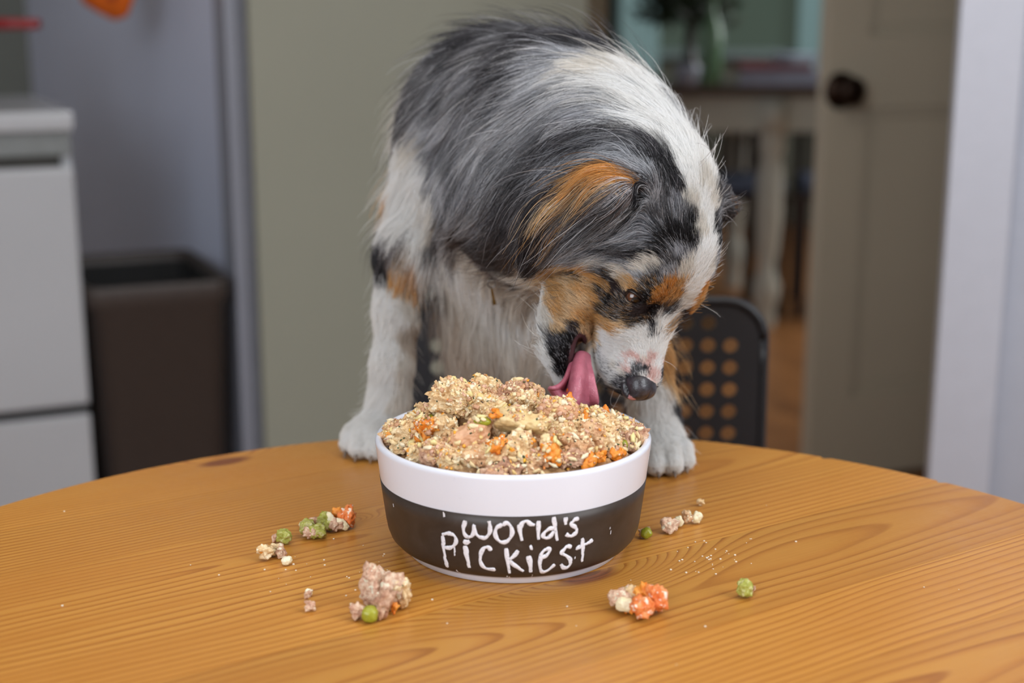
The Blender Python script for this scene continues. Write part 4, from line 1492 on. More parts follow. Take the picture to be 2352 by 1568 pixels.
def flow(p):
    f = (p - glo) / GS
    i = np.clip(f.astype(int), 0, gn - 2)
    t = np.clip(f - i, 0, 1)
    out = 0
    for a in (0, 1):
        for b in (0, 1):
            for c in (0, 1):
                w_ = (t[:, 0] if a else 1 - t[:, 0]) * (t[:, 1] if b else 1 - t[:, 1]) * (t[:, 2] if c else 1 - t[:, 2])
                out = out + FLOW[i[:, 0] + a, i[:, 1] + b, i[:, 2] + c] * w_[:, None]
    return out / np.maximum(np.linalg.norm(out, axis=1, keepdims=True), 1e-9)


def coat(p, n, jitter=1.0):
    """coat colour at points, with the mottling of a merle coat; returns rgb and hair length"""
    i0, d0 = knn2(p, n, 4)
    wl = 1 / (d0 + 0.003) ** 2
    L = (LLen[i0] * wl).sum(1) / wl.sum(1)
    amp = np.clip(L * 0.16, 0.0021, 0.006)[:, None] * jitter
    wob = np.stack([fbm(p, 140, 2, s) for s in (1, 5, 9)], 1) * amp
    jit = rng.normal(0, 0.35, p.shape) * amp
    i1, d1 = knn2(p + wob + jit, n, 2)
    pr = 0.5 * np.clip(1 - (d1[:, 1] - d1[:, 0]) / (amp[:, 0] * 1.2 + 1e-4), 0, 1)
    pick = np.where(rng.random(len(p)) < pr, i1[:, 1], i1[:, 0])
    ci = LCol[pick]
    c = CTAB[ci].copy()
    lum = fbm(p, 90, 2, 21) * 0.28 + fbm(p, 420, 2, 31) * 0.32 + rng.normal(0, 0.16, len(p))
    key = np.array([{'G': 1.5, 'L': 0.9, 'M': 1.7, 'D': 1.0, 'B': 1.3, 'W': 0.16, 'V': 0.22, 'C': 0.35, 'T': 0.42, 'O': 0.4, 'A': 0.45, 'K': 0.6, 'P': 0.12, 'N': 0.3, 'S': 0.2, 'X': 0.9}[k] for k in CKEYS])[ci]
    c *= np.exp(lum * key)[:, None]
    # stray light or dark hairs among the merle and tan hair
    r = rng.random(len(p))
    mer = np.isin(ci, [CKEYS.index(k) for k in 'GLM'])
    c[mer & (r < 0.16)] = (0.03, 0.03, 0.034)
    c[mer & (r > 0.88)] = (0.66, 0.66, 0.69)
    drk = np.isin(ci, [CKEYS.index(k) for k in 'DBK'])
    c[drk & (r > 0.93)] = (0.42, 0.41, 0.43)
    c[drk & (r < 0.05)] = (0.16, 0.155, 0.165)
    xx = ci == CKEYS.index('X')
    c[xx & (r < 0.16)] = (0.50, 0.30, 0.14)
    c[xx & (r > 0.86)] = (0.50, 0.48, 0.47)
    c[(ci == CKEYS.index('S')) & (r < 0.20)] = (0.03, 0.03, 0.035)
    tan = np.isin(ci, [CKEYS.index(k) for k in 'TOA'])
    c[tan & (r < 0.07)] = (0.06, 0.045, 0.04)
    c[tan & (r > 0.90)] = (0.66, 0.52, 0.36)
    return np.clip(c, 0.004, 0.93), L, ci


# bare skin: mouth lining, lids
MCU = (npP(1334, 850, 0.935), np.array((0.0095, 0.036, 0.026)))


def in_mouth(p, s=1.0):
    q = (p - MCU[0]) / (MCU[1] * s)
    return (q ** 2).sum(1) < 1


me_dog = mesh_np('dog', DV - np.array(DOG_O), DQ)
vn = grad(DV, 0.003)
vc, _, _ = coat(DV, vn, 0.6)
vc *= 0.80
mm = in_mouth(DV)
vc[mm] = (0.06, 0.022, 0.026)
eo = np.linalg.norm(DV - EO, axis=1) < 0.0075
vc[eo] = (0.02, 0.013, 0.011)
at = me_dog.color_attributes.new('coat', 'FLOAT_COLOR', 'POINT')
at.data.foreach_set('color', np.concatenate([vc, np.ones((len(vc), 1))], 1).astype(np.float32).ravel())
skin = NT('dog_undercoat')
ca = skin.n('Attribute', attribute_name='coat')
skin.l(ca.outputs['Color'], skin.b.inputs['Base Color'])
skin.b.inputs['Roughness'].default_value = 0.75
skin.b.inputs['Specular IOR Level'].default_value = 0.2
skin.bump(skin.noise(skin.coords(), 900, 2), 0.2, 0.001)
dog = obj('dog', me_dog, skin.m, None, True, DOG_O)
tag(dog, 'blue merle, white and tan long-haired dog eating from the bowl, tongue out', 'dog')

# ---- roots
tri = np.concatenate([DQ[:, [0, 1, 2]], DQ[:, [0, 2, 3]]])
A0, B0, C0 = DV[tri[:, 0]], DV[tri[:, 1]], DV[tri[:, 2]]
area = np.linalg.norm(np.cross(B0 - A0, C0 - A0), axis=1) / 2
tcen = (A0 + B0 + C0) / 3
tnrm = grad(tcen)
_, tL, _ = coat(tcen[::1], tnrm, 0.3)
tocam = (np.array(CAMP) - tcen)
tocam /= np.linalg.norm(tocam, axis=1, keepdims=True)
face = np.einsum('ij,ij->i', tnrm, tocam)
dens = np.clip(0.010 / tL, 0.30, 2.6)                     # more hairs where they are short
dens *= np.where(face > -0.25, 1.0, 0.35)
dens *= np.where(tcen[:, 2] < T - 0.03, 0.15, 1.0)
dens *= np.where((tcen[:, 1] > 1.26), 0.6, 1.0)
prob = area * dens
NS = 230000
ti = rng.choice(len(tri), NS, p=prob / prob.sum())
u1, u2 = rng.random(NS), rng.random(NS)
fl = u1 + u2 > 1
u1[fl], u2[fl] = 1 - u1[fl], 1 - u2[fl]
root = A0[ti] + (B0[ti] - A0[ti]) * u1[:, None] + (C0[ti] - A0[ti]) * u2[:, None]
keep = ~in_mouth(root, 0.92) & (np.linalg.norm(((root - EO) @ EFR) / np.array([0.0074, 0.012, 0.0046]), axis=1) > 1) & (np.linalg.norm((root - NOSE) @ HM / np.array([0.0105, 0.0115, 0.0125]), axis=1) > 1)
root = root[keep]
rn = grad(root)
rc, rL, rci = coat(root, rn)
n_ = len(root)
long_ = rL > 0.016
rL = rL * (0.72 + 0.5 * rng.random(n_))
# flyaways
fly = rng.random(n_) < np.where(rL > 0.02, 0.035, 0.015)
liftk = np.where(rL > 0.02, 0.16, 0.30) * (0.35 + 0.9 * rng.random(n_))
liftk = np.where(fly, liftk * 3.2, liftk)
rL = np.where(fly, rL * 1.25, rL)


def grow(idx, K):
    p = root[idx].copy()
    L = rL[idx]
    step = L / (K - 1)
    pts = [p.copy()]
    n0 = rn[idx]
    hmax = np.minimum(L * liftk[idx], np.where(fly[idx], 0.03, 0.0095))
    wv1 = rng.normal(0, 1, (len(idx), 3))
    bias = rng.normal(0, 0.10, (len(idx), 3))
    for k in range(1, K):
        s = k / (K - 1)
        d = flow(p) + bias * (1 + s)
        nz = np.stack([smooth_noise(p, 55, sd) for sd in (41, 43, 47)], 1) * 0.22
        d = d + nz
        g = grad(p, 0.003)
        d = d - g * (d * g).sum(1, keepdims=True) * 0.85
        d /= np.maximum(np.linalg.norm(d, axis=1, keepdims=True), 1e-9)
        p = p + d * step[:, None]
        want = 0.0004 + hmax * s ** 0.75
        sd_ = samp(SDF, p)
        corr = np.clip(want - sd_, -0.5 * step, 1.0 * step)
        far = np.clip(1 - (sd_ - 0.02) / 0.02, 0, 1)
        p = p + g * (corr * far)[:, None]
        pts.append(p.copy())
    return np.stack(pts, 1)


def clump(pts, idx, size, strength):
    """draw hairs towards a neighbour's line so they gather in locks"""
    m = len(idx)
    ng = max(4, m // size)
    gsel = rng.choice(m, ng, replace=False)
    kd = kdtree.KDTree(ng)
    for j, g in enumerate(gsel):
        kd.insert(root[idx[g]], j)
    kd.balance()
    own = np.array([gsel[kd.find(root[i])[1]] for i in idx])
    K = pts.shape[1]
    s = (np.linspace(0, 1, K) ** 1.3)[None, :, None] * (strength * (0.6 + 0.5 * rng.random(m)))[:, None, None]
    s[fly[idx]] *= 0.3
    out = pts * (1 - s) + pts[own] * s
    return out, own


def hair_object(name, parent, groups, mat):
    """groups: list of (points[m,K,3], colours[m,3], root radius, tip radius)"""
    sizes = np.concatenate([np.full(len(g[0]), g[0].shape[1]) for g in groups])
    cu = bpy.data.hair_curves.new(name)
    cu.add_curves([int(x) for x in sizes])
    pos = np.concatenate([g[0].reshape(-1, 3) for g in groups]) - np.array(DOG_O)
    cu.position_data.foreach_set('vector', pos.astype(np.float32).ravel())
    rad = np.concatenate([(np.linspace(1, 0, g[0].shape[1]) ** 0.7 * (g[2] - g[3]) + g[3])[None].repeat(len(g[0]), 0).ravel() for g in groups])
    ra = cu.attributes.get('radius') or cu.attributes.new('radius', 'FLOAT', 'POINT')
    ra.data.foreach_set('value', rad.astype(np.float32))
    col = np.concatenate([np.repeat(g[1], g[0].shape[1], 0) for g in groups])
    ca_ = cu.attributes.new('coat', 'FLOAT_COLOR', 'POINT')
    ca_.data.foreach_set('color', np.concatenate([col, np.ones((len(col), 1))], 1).astype(np.float32).ravel())
    cu.materials.append(mat)
    o = bpy.data.objects.new(name, cu)
    COL.objects.link(o)
    o.parent = parent
    return o


hm = NT('dog_hair')
ha = hm.n('Attribute', attribute_name='coat')
hm.l(ha.outputs['Color'], hm.b.inputs['Base Color'])
tr_ = hm.n('BsdfTranslucent')
hm.l(ha.outputs['Color'], tr_.inputs['Color'])
mx_ = hm.n('MixShader')
mx_.inputs[0].default_value = 0.32
hm.l(hm.b.outputs[0], mx_.inputs[1])
hm.l(tr_.outputs[0], mx_.inputs[2])
hm.l(mx_, hm.t.nodes['Material Output'].inputs['Surface'])
hm.b.inputs['Roughness'].default_value = 0.42
hm.b.inputs['Specular IOR Level'].default_value = 0.35
iL = np.nonzero(long_)[0]
iS = np.nonzero(~long_)[0]
pL = grow(iL, 10)
pS = grow(iS, 5)
pL, ownL = clump(pL, iL, 28, 0.62)
pL, ownL2 = clump(pL, iL, 7, 0.35)
pS, ownS = clump(pS, iS, 9, 0.35)
cv = rng.normal(0, 1, len(iL))
satk = np.array([{'G': .50, 'L': .30, 'M': .55, 'D': .45, 'B': .45, 'W': .06, 'V': .08, 'C': .10, 'T': .2, 'O': .2, 'A': .2, 'K': .3, 'P': 0, 'N': 0, 'S': 0, 'X': 0.3}[k] for k in CKEYS])
cL = rc[iL] * 0.62 + rc[iL][ownL] * 0.38
cL = np.clip(cL * np.exp((cv[ownL] * 0.55 + cv[ownL2] * 0.65) * satk[rci[iL]])[:, None], 0.004, 0.93)
cS = rc[iS] * 0.85 + rc[iS][ownS] * 0.15
fur = hair_object('long_coat', dog, [(pL, cL, 0.00013, 0.00003)], hm.m)
fur['kind'] = 'stuff'
fur2 = hair_object('short_coat', dog, [(pS, cS, 0.00011, 0.00003)], hm.m)
fur2['kind'] = 'stuff'


# ---- eye balls with dark lid rims
def build_eye(center, frame_x, view, near_eye):
    eb = NT('dog_eye')
    g = eb.n('TexCoord').outputs['Object']
    vm = eb.n('VectorMath', operation='DOT_PRODUCT')
    eb.l(g, vm.inputs[0])
    ax_ = -np.array(view)
    vm.inputs[1].default_value = tuple(ax_ / 0.0084)
    nz = eb.noise(g, 900, 3)
    base = eb.ramp(vm.outputs['Value'], [(0.40, srgb(70, 52, 44)), (0.50, srgb(26, 16, 12)), (0.60, srgb(84, 46, 24)), (0.86, srgb(96, 54, 28)), (0.90, srgb(8, 5, 5))])
    eb.l(eb.mix(eb.math('MULTIPLY', nz, 0.25), base.outputs[0], srgb(50, 26, 14)), eb.b.inputs['Base Color'])
    eb.b.inputs['Roughness'].default_value = 0.12
    eb.b.inputs['Coat Weight'].default_value = 0.3
    bm = bmesh.new()
    bmesh.ops.create_uvsphere(bm, u_segments=32, v_segments=24, radius=0.0084)
    e = obj('eye', bm, eb.m, dog, True, Vector(center) - DOG_O)
    return e


gaze = -VIEW + np.array([0.20, 0.0, -0.45])
gaze /= np.linalg.norm(gaze)
near_eye_o = build_eye(EYE, None, -gaze, True)
gm = gaze - 2 * RH * (gaze @ RH)
build_eye(EYE_L, None, -gm, False)
rimm = simple('dark_eyelid_skin', srgb(34, 24, 22), 0.35, var=0.2, scale=300)


def on_ball(px, py, r):
    o = np.array(CAMP)
    d = np.array(P(px, py, 1.0)) - o
    d /= np.linalg.norm(d)
    oc = o - EYE
    b = oc @ d
    c = oc @ oc - r * r
    h = b * b - c
    t = -b - math.sqrt(max(h, 0))
    return o + d * t


for loop in ([(1431, 664), (1434, 680), (1441, 692), (1452, 699), (1464, 700), (1474, 697), (1482, 693)], [(1431, 664), (1441, 666), (1453, 670), (1464, 677), (1473, 685), (1482, 693)]):
    pts = [on_ball(x, y, 0.0088) - np.array(DOG_O) for x, y in loop]
    pts = catmull(pts, 5)
    bm = bmesh.new()
    n_p = len(pts)
    tube(bm, pts, [0.00045 + 0.00065 * math.sin(math.pi * i / (n_p - 1)) for i in range(n_p)], 8)
    el = obj('eyelid', bm, rimm, near_eye_o, True)
    el.location = -near_eye_o.location


# ---- nose leather
def build_nose():
    bm = bmesh.new()
    bmesh.ops.create_icosphere(bm, subdivisions=5, radius=1.0)
    V = np.array([v.co[:] for v in bm.verts])
    d = V / np.linalg.norm(V, axis=1, keepdims=True)
    sup = (np.abs(d) ** 2.6).sum(1) ** (-1 / 2.6)
    q = d * sup[:, None] * np.array([0.0098, 0.0108, 0.0118])
    f, u, r = d[:, 0], d[:, 1], d[:, 2]
    dis = np.zeros(len(V))
    for s_ in (1, -1):
        c = np.array([-0.02, -0.36, 0.93 * s_])
        c /= np.linalg.norm(c)
        a = np.linalg.norm(d - c, axis=1)
        dis -= 0.0040 * np.exp(-(np.linalg.norm((d - c) * np.array([0.7, 1.6, 1.2]), axis=1) / 0.22) ** 2)
        c2 = np.array([0.42, -0.22, 0.88 * s_])
        c2 /= np.linalg.norm(c2)
        a2 = np.linalg.norm((d - c2) * np.array([0.8, 1.6, 1]), axis=1)
        dis -= 0.0050 * np.exp(-(a2 / 0.20) ** 2)
    dis -= 0.0010 * np.exp(-(r / 0.07) ** 2) * (f > 0.2) * np.clip(f * 1.4, 0, 1)      # middle groove
    dis += fbm(q, 1500, 2, 3) * 0.00009
    q = q + d * dis[:, None]
    wv = (HM @ q.T).T
    for v, c in zip(bm.verts, wv):
        v.co = c
    m = NT('nose_leather')
    me_attr = None
    co = m.coords()
    vo = m.n('TexVoronoi')
    vo.inputs['Scale'].default_value = 1400
    m.l(co, vo.inputs[0])
    nz = m.noise(co, 260, 2)
    base = m.ramp(nz, [(0.35, srgb(36, 32, 36)), (0.7, srgb(58, 54, 60))])
    pk = HM @ np.array([0.0086, -0.0010, 0.0072])
    dist = m.n('VectorMath', operation='DISTANCE')
    m.l(co, dist.inputs[0])
    dist.inputs[1].default_value = tuple(pk)
    dd = m.math('ADD', dist.outputs['Value'], m.math('MULTIPLY', m.math('SUBTRACT', m.noise(co, 420, 1), 0.5), 0.004))
    pink = m.ramp(m.math('MULTIPLY', dd, 100), [(0.26, (1, 1, 1)), (0.31, (0, 0, 0))])
    m.l(m.mix(pink.outputs[0], base.outputs[0], srgb(222, 158, 158)), m.b.inputs['Base Color'])
    m.b.inputs['Roughness'].default_value = 0.33
    m.b.inputs['Coat Weight'].default_value = 0.25
    m.b.inputs['Coat Roughness'].default_value = 0.2
    m.bump(vo, 0.35, 0.0004)
    obj('nose', bm, m.m, dog, True, Vector(NOSE) - DOG_O)


build_nose()


# ---- tongue, curled and lapping
def build_tongue():
    rows = [
        [(1314, 814, .948), (1319, 816, .958), (1325, 816, .958), (1333, 812, .948), (1341, 812, .950), (1348, 818, .952)],
        [(1304, 838, .936), (1310, 844, .950), (1318, 844, .948), (1328, 838, .932), (1340, 838, .938), (1353, 846, .940)],
        [(1294, 864, .928), (1302, 872, .947), (1313, 872, .944), (1325, 864, .922), (1343, 864, .931), (1364, 870, .932)],
        [(1282, 878, .922), (1296, 890, .943), (1309, 892, .939), (1323, 886, .917), (1345, 887, .929), (1372, 892, .929)],
        [(1268, 884, .917), (1288, 902, .934), (1305, 908, .928), (1322, 908, .915), (1346, 911, .929), (1377, 910, .927)],
        [(1264, 884, .921), (1284, 909, .922), (1303, 920, .918), (1322, 925, .915), (1347, 921, .930), (1376, 920, .930)],
        [(1270, 894, .932), (1290, 918, .930), (1308, 929, .926), (1324, 932, .926), (1348, 930, .938), (1368, 926, .938)],
    ]
    R1 = [catmull([npP(*q) for q in r], 5) for r in rows]
    n = len(R1[0])
    cols = [catmull([R1[i][j] for i in range(len(R1))], 5) for j in range(n)]
    V = [c[i] for i in range(len(cols[0])) for c in cols]
    Fc = [(i * n + j, i * n + j + 1, (i + 1) * n + j + 1, (i + 1) * n + j) for i in range(len(cols[0]) - 1) for j in range(n - 1)]
    m = NT('wet_tongue')
    co = m.coords()
    m.l(m.ramp(m.noise(co, 90, 3), [(0.35, srgb(166, 86, 104)), (0.7, srgb(196, 116, 132))]), m.b.inputs['Base Color'])
    m.b.inputs['Roughness'].default_value = 0.38
    m.b.inputs['Subsurface Weight'].default_value = 0.15
    m.b.inputs['Subsurface Scale'].default_value = 0.004
    m.b.inputs['Subsurface Radius'].default_value = (1.0, 0.3, 0.3)
    m.b.inputs['Coat Weight'].default_value = 0.1
    m.bump(m.noise(co, 1300, 2), 0.6, 0.0006)
    t = obj('tongue', mesh_np('tongue', np.array(V) - np.array(DOG_O), Fc), m.m, dog, True)
    so = t.modifiers.new('thickness', 'SOLIDIFY')
    so.thickness = 0.0034
    so.offset = -1
    sb = t.modifiers.new('smooth', 'SUBSURF')
    sb.levels = sb.render_levels = 1
    bmc = bmesh.new()
    bmesh.ops.create_icosphere(bmc, subdivisions=3, radius=0.0023)
    for v in bmc.verts:
        v.co *= 1 + 0.25 * noise.noise(v.co * 900)
    o = obj('carrot_crumb', bmc, simple('carrot_orange', srgb(240, 110, 22), 0.4, var=0.2, scale=400), None, True, P(1309, 897, 0.9235))
    tag(o, 'tiny orange carrot crumb stuck to the pink tongue', 'carrot crumb')


build_tongue()


# ---- claws
cm = simple('claw_horn', srgb(120, 104, 92), 0.3, var=0.4, scale=200)
for tips, dr in ((TIPS_R, DIR_R), (TIPS_L, DIR_L)):
    for c in tips:
        bm = bmesh.new()
        d = Vector((dr[0], dr[1], 0))
        b0 = Vector(c) - d * 0.002 - DOG_O
        tube(bm, [b0, b0 + d * 0.003 + Vector((0, 0, -0.0004)), b0 + d * 0.0055 + Vector((0, 0, -0.0022)), b0 + d * 0.0068 + Vector((0, 0, -0.0042))], [0.0017, 0.0016, 0.0011, 0.0003], 8)
        obj('claw', bm, cm, dog, True)


# ---- whiskers and long feelers
def build_whiskers():
    W = []
    white, dark = (0.75, 0.75, 0.75), (0.05, 0.045, 0.04)
    for pts, c in (([(1328, 792), (1300, 783), (1240, 772), (1170, 755)], white), ([(1345, 817), (1310, 815), (1270, 822)], white), ([(1330, 808), (1300, 812), (1272, 820), (1225, 835)], white),
                   ([(1350, 840), (1325, 840), (1306, 842)], white), ([(1352, 862), (1337, 890), (1326, 935)], white), ([(1372, 868), (1358, 900), (1352, 930)], white),
                   ([(1398, 905), (1402, 925), (1420, 935)], white), ([(1420, 912), (1412, 930), (1405, 940)], white), ([(1300, 662), (1285, 654), (1250, 660), (1215, 682), (1180, 715)], dark),
                   ([(1290, 668), (1262, 667), (1235, 672)], dark), ([(1292, 679), (1262, 685), (1232, 698)], dark), ([(1512, 822), (1530, 830), (1545, 838), (1556, 850)], white),
                   ([(1625, 650), (1645, 635), (1662, 618)], white), ([(1608, 700), (1640, 715), (1655, 728)], white), ([(1600, 690), (1640, 712), (1668, 735)], dark), ([(1628, 655), (1640, 659)], white),
                   ([(1600, 385), (1630, 350), (1660, 312), (1672, 290)], (0.4, 0.36, 0.35)), ([(1603, 390), (1628, 362), (1650, 330)], (0.5, 0.45, 0.44)), ([(1598, 380), (1620, 362), (1640, 340)], (0.4, 0.36, 0.35)),
                   ([(1585, 330), (1610, 330), (1632, 345)], (0.3, 0.27, 0.26)), ([(1560, 250), (1590, 255), (1600, 270)], (0.3, 0.27, 0.26)), ([(1500, 205), (1530, 203), (1560, 222)], (0.35, 0.3, 0.28))):
        h = project(*pts[0])
        y0 = h[0][1]
        P3 = [h[0]] + [npP(x, y, y0 - 0.004 * (i + 1) if pts[0][0] < 1500 else y0) for i, (x, y) in enumerate(pts[1:])]
        cc = catmull(P3, 5)
        cc = [cc[int(round(k))] for k in np.linspace(0, len(cc) - 1, 10)]
        W.append((np.array(cc)[None], np.array([c]), 0.00012, 0.00004))
    o = hair_object('whiskers', dog, W, hm.m)
    o['kind'] = 'stuff'


build_whiskers()
tg = empty('pet_tag', P(1134, 678, 1.045), 'small brass pet tag seen edge-on in the throat fur under the ear', 'tag')
bm = bmesh.new()
a_, b_ = P(1129, 661, 1.045) - tg.location, P(1136, 699, 1.045) - tg.location
tube(bm, [a_, a_ * 0.4 + b_ * 0.6, b_], [0.0011, 0.0015, 0.0019], 4)
obj('plate', bm, simple('old_brass', srgb(110, 84, 44), 0.3, 0.9, var=0.3, scale=200), tg)
bm = bmesh.new()
tube(bm, [a_ + Vector((0.003 * math.cos(t), 0, 0.003 + 0.003 * math.sin(t))) for t in np.linspace(-1.57, 4.7, 14)], 0.0005, 6)
obj('ring', bm, simple('old_steel', srgb(120, 120, 120), 0.3, 0.9), tg, True)

# ================================================================== THE FOOD
def food_mat(name, cols, rough=0.45, scale=180, bump=0.5, sss=0.0, flecks=None):
    m = NT(name)
    co = m.coords()
    oi = m.n('ObjectInfo')
    off = m.n('VectorMath', operation='ADD')
    m.l(co, off.inputs[0])
    cx_ = m.n('CombineXYZ')
    m.l(oi.outputs['Random'], cx_.inputs[0])
    m.l(oi.outputs['Random'], cx_.inputs[1])
    m.l(cx_, off.inputs[1])
    n1 = m.noise(off, scale, 5, 0.65, 0.4)
    k = len(cols)
    c = m.ramp(n1, [(0.28 + 0.44 * i / (k - 1), srgb(*q)) for i, q in enumerate(cols)]).outputs[0]
    if flecks:
        for j, (fc, th, sc) in enumerate(flecks):
            nf = m.noise(off, sc, 2, 0.5, 0.3)
            mk = m.ramp(nf, [(th, (0, 0, 0)), (th + 0.03, (1, 1, 1))])
            c = m.mix(mk.outputs[0], c, srgb(*fc))
    m.l(c, m.b.inputs['Base Color'])
    m.b.inputs['Roughness'].default_value = rough
    m.b.inputs['Specular IOR Level'].default_value = 0.5
    n2 = m.noise(off, 900, 4, 0.7)
    m.bump(n2, bump, 0.0012)
    return m.m


FM = {
    'mash': food_mat('pale_mash', [(184, 138, 90), (220, 182, 130), (238, 210, 164), (246, 230, 196)], flecks=[((240, 160, 50), 0.665, 130), ((64, 74, 44), 0.73, 330), ((250, 238, 206), 0.62, 240)]),
    'tan': food_mat('tan_mash', [(172, 122, 84), (208, 160, 118), (228, 190, 146), (238, 212, 172)], flecks=[((238, 150, 60), 0.69, 150), ((246, 230, 196), 0.62, 260), ((70, 78, 50), 0.74, 300)]),
    'chicken': food_mat('cooked_chicken', [(196, 140, 100), (218, 166, 126), (232, 186, 148)], 0.38, 120, 0.25),
    'potato': food_mat('boiled_potato', [(204, 168, 112), (222, 192, 136), (234, 212, 162)], 0.35, 110, 0.25, flecks=[((80, 84, 50), 0.75, 420)]),
    'meat': food_mat('minced_meat', [(138, 92, 72), (180, 132, 104), (208, 168, 138), (230, 202, 174)], 0.5, 260),
    'carrot': food_mat('cooked_carrot', [(224, 108, 24), (240, 144, 40), (246, 178, 84)], 0.32, 160, 0.4),
    'carrot_red': food_mat('dusted_carrot', [(226, 104, 40), (238, 134, 66), (242, 176, 124)], 0.4, 200, 0.5, flecks=[((248, 226, 206), 0.60, 330)]),
    'pea': food_mat('green_pea', [(122, 122, 22), (148, 148, 38), (172, 170, 64)], 0.25, 120, 0.15),
    'pea_dust': food_mat('dusted_pea', [(140, 142, 44), (170, 170, 76), (218, 212, 170)], 0.45, 350, 0.4),
    'rice': food_mat('cooked_rice', [(226, 206, 150), (238, 226, 190), (244, 238, 216)], 0.3, 80, 0.1),
    'pink': food_mat('pink_grey_scrap', [(170, 118, 96), (212, 164, 136), (236, 202, 172), (246, 230, 206)], 0.5, 300, 0.8, flecks=[((240, 232, 206), 0.62, 240), ((236, 150, 60), 0.74, 260)]),
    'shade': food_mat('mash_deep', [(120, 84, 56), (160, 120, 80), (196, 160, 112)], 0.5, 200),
}


def blob(seed, dims, rough=0.22, box_=0.0, sub=4, freq=1.6, fine=0.10):
    """lumpy chunk: noise-displaced ellipsoid, optionally squarish like a diced piece"""
    bm = bmesh.new()
    bmesh.ops.create_icosphere(bm, subdivisions=sub, radius=1.0)
    V = np.array([v.co[:] for v in bm.verts])
    d = V / np.linalg.norm(V, axis=1, keepdims=True)
    p_ = 2 + 6 * box_
    s = (np.abs(d) ** p_).sum(1) ** (-1 / p_)
    q = d * s[:, None]
    off = np.array([seed * 3.17, seed * 1.31, seed * 0.7])
    n1 = fbm(q + off, freq, 2, 3)
    n2 = fbm(q + off, freq * 3.3, 3, 7)
    q = q * (1 + rough * n1 + rough * 0.55 * np.abs(n2))[:, None]
    big = max(dims)
    q = q * np.array(dims) / 2
    q = q + d * (fbm((q + off), 420, 3, 11) * fine * 0.0065)[:, None]
    for v, c in zip(bm.verts, q):
        v.co = c
    return bm


def heap_z(x, y):
    dx, dy = x - BC.x, y - BC.y
    rho = min(1.0, math.hypot(dx, dy) / 0.0835)
    base = 0.0655 + 0.022 * (1 - rho ** 2.2)
    base += 0.009 * math.exp(-(((dx + 0.018) / 0.040) ** 2 + ((dy + 0.002) / 0.045) ** 2))
    base += 0.003 * math.exp(-(((dx - 0.068) / 0.018) ** 2 + ((dy - 0.0) / 0.03) ** 2))
    base += 0.004 * math.exp(-(((dx + 0.060) / 0.020) ** 2 + ((dy - 0.01) / 0.03) ** 2))
    base -= 0.006 * math.exp(-(((dx - 0.035) / 0.03) ** 2 + ((dy - 0.055) / 0.03) ** 2))
    return base


def heap_hit(px, py, lift=0.0):
    o = np.array([0, 0, HC])
    q = P(px, py, 1.0)
    d = np.array([q.x, q.y, q.z - T]) - o
    for s in np.linspace(0.72, 1.05, 500):
        p = o + d * s
        if math.hypot(p[0] - BC.x, p[1] - BC.y) < 0.084 and p[2] <= heap_z(p[0], p[1]) + lift:
            return Vector((p[0], p[1], p[2] + T))
    return None


def build_heap():
    n, mr = 200, 72
    V, Fc = [(BC.x, BC.y, T + heap_z(BC.x, BC.y))], []
    for i in range(1, mr + 1):
        r = 0.0832 * i / mr
        for k in range(n):
            a = 2 * math.pi * k / n
            x, y = BC.x + r * math.cos(a), BC.y + r * math.sin(a)
            V.append((x, y, T + heap_z(x, y)))
    V = np.array(V)
    nz = fbm(V, 75, 4, 5) * 0.0040 + np.abs(fbm(V, 210, 3, 15)) * 0.0026 - 0.002
    rr = np.hypot(V[:, 0] - BC.x, V[:, 1] - BC.y)
    edge = np.clip((0.0835 - rr) / 0.006, 0, 1)
    V[:, 2] += nz * (0.3 + 0.7 * edge) - (1 - edge) * 0.004
    # keep inside the bowl wall
    tri_ = [(0, 1 + k, 1 + (k + 1) % n) for k in range(n)]
    for i in range(mr - 1):
        for k in range(n):
            a, b = 1 + i * n + k, 1 + i * n + (k + 1) % n
            c, d = a + n, b + n
            tri_.append((a, c, d))
            tri_.append((a, d, b))
    # skirt going down the bowl wall
    base = len(V)
    sk = []
    for k in range(n):
        a = 2 * math.pi * k / n
        sk.append((BC.x + 0.0765 * math.cos(a), BC.y + 0.0765 * math.sin(a), T + 0.022))
    V = np.concatenate([V, np.array(sk)])
    for k in range(n):
        a, b = 1 + (mr - 1) * n + k, 1 + (mr - 1) * n + (k + 1) % n
        tri_.append((a, base + k, base + (k + 1) % n))
        tri_.append((a, base + (k + 1) % n, b))
    me = mesh_np('food_heap', V, tri_)
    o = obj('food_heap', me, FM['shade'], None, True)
    tag(o, 'mass of crumbly rice, meat and vegetable mash filling the white bowl', 'food', kind='stuff')
    return V, tri_


HV, HT = build_heap()
ALLV, ALLT = [np.array(HV)], [np.array(HT)]
cnt_ = [len(HV)]
LAB = {
    'mash': ('crumbly pale mash chunk in the heap of food in the bowl', 'pale mash chunks heaped in the bowl'),
    'tan': ('crumbly tan mash chunk in the heap of food in the bowl', 'tan mash chunks heaped in the bowl'),
    'meat': ('brownish pink minced meat lump in the heap of food', 'minced meat lumps in the bowl'),
    'carrot': ('small orange carrot bit in the heap of food', 'orange carrot bits in the bowl'),
    'potato': ('yellowish potato piece in the heap of food', 'potato pieces in the bowl'),
    'chicken': ('smooth tan chicken piece in the heap of food', 'chicken pieces in the bowl'),
    'pea': ('green pea half sunk in the heap of food', 'green peas in the bowl'),
}
NM = {'mash': 'mash_chunk', 'tan': 'mash_chunk', 'meat': 'meat_lump', 'carrot': 'carrot_bit', 'carrot_red': 'carrot_bit', 'potato': 'potato_piece', 'chicken': 'chicken_piece', 'pea': 'pea', 'rice': 'rice_grain', 'pink': 'meat_bit', 'pea_dust': 'pea'}
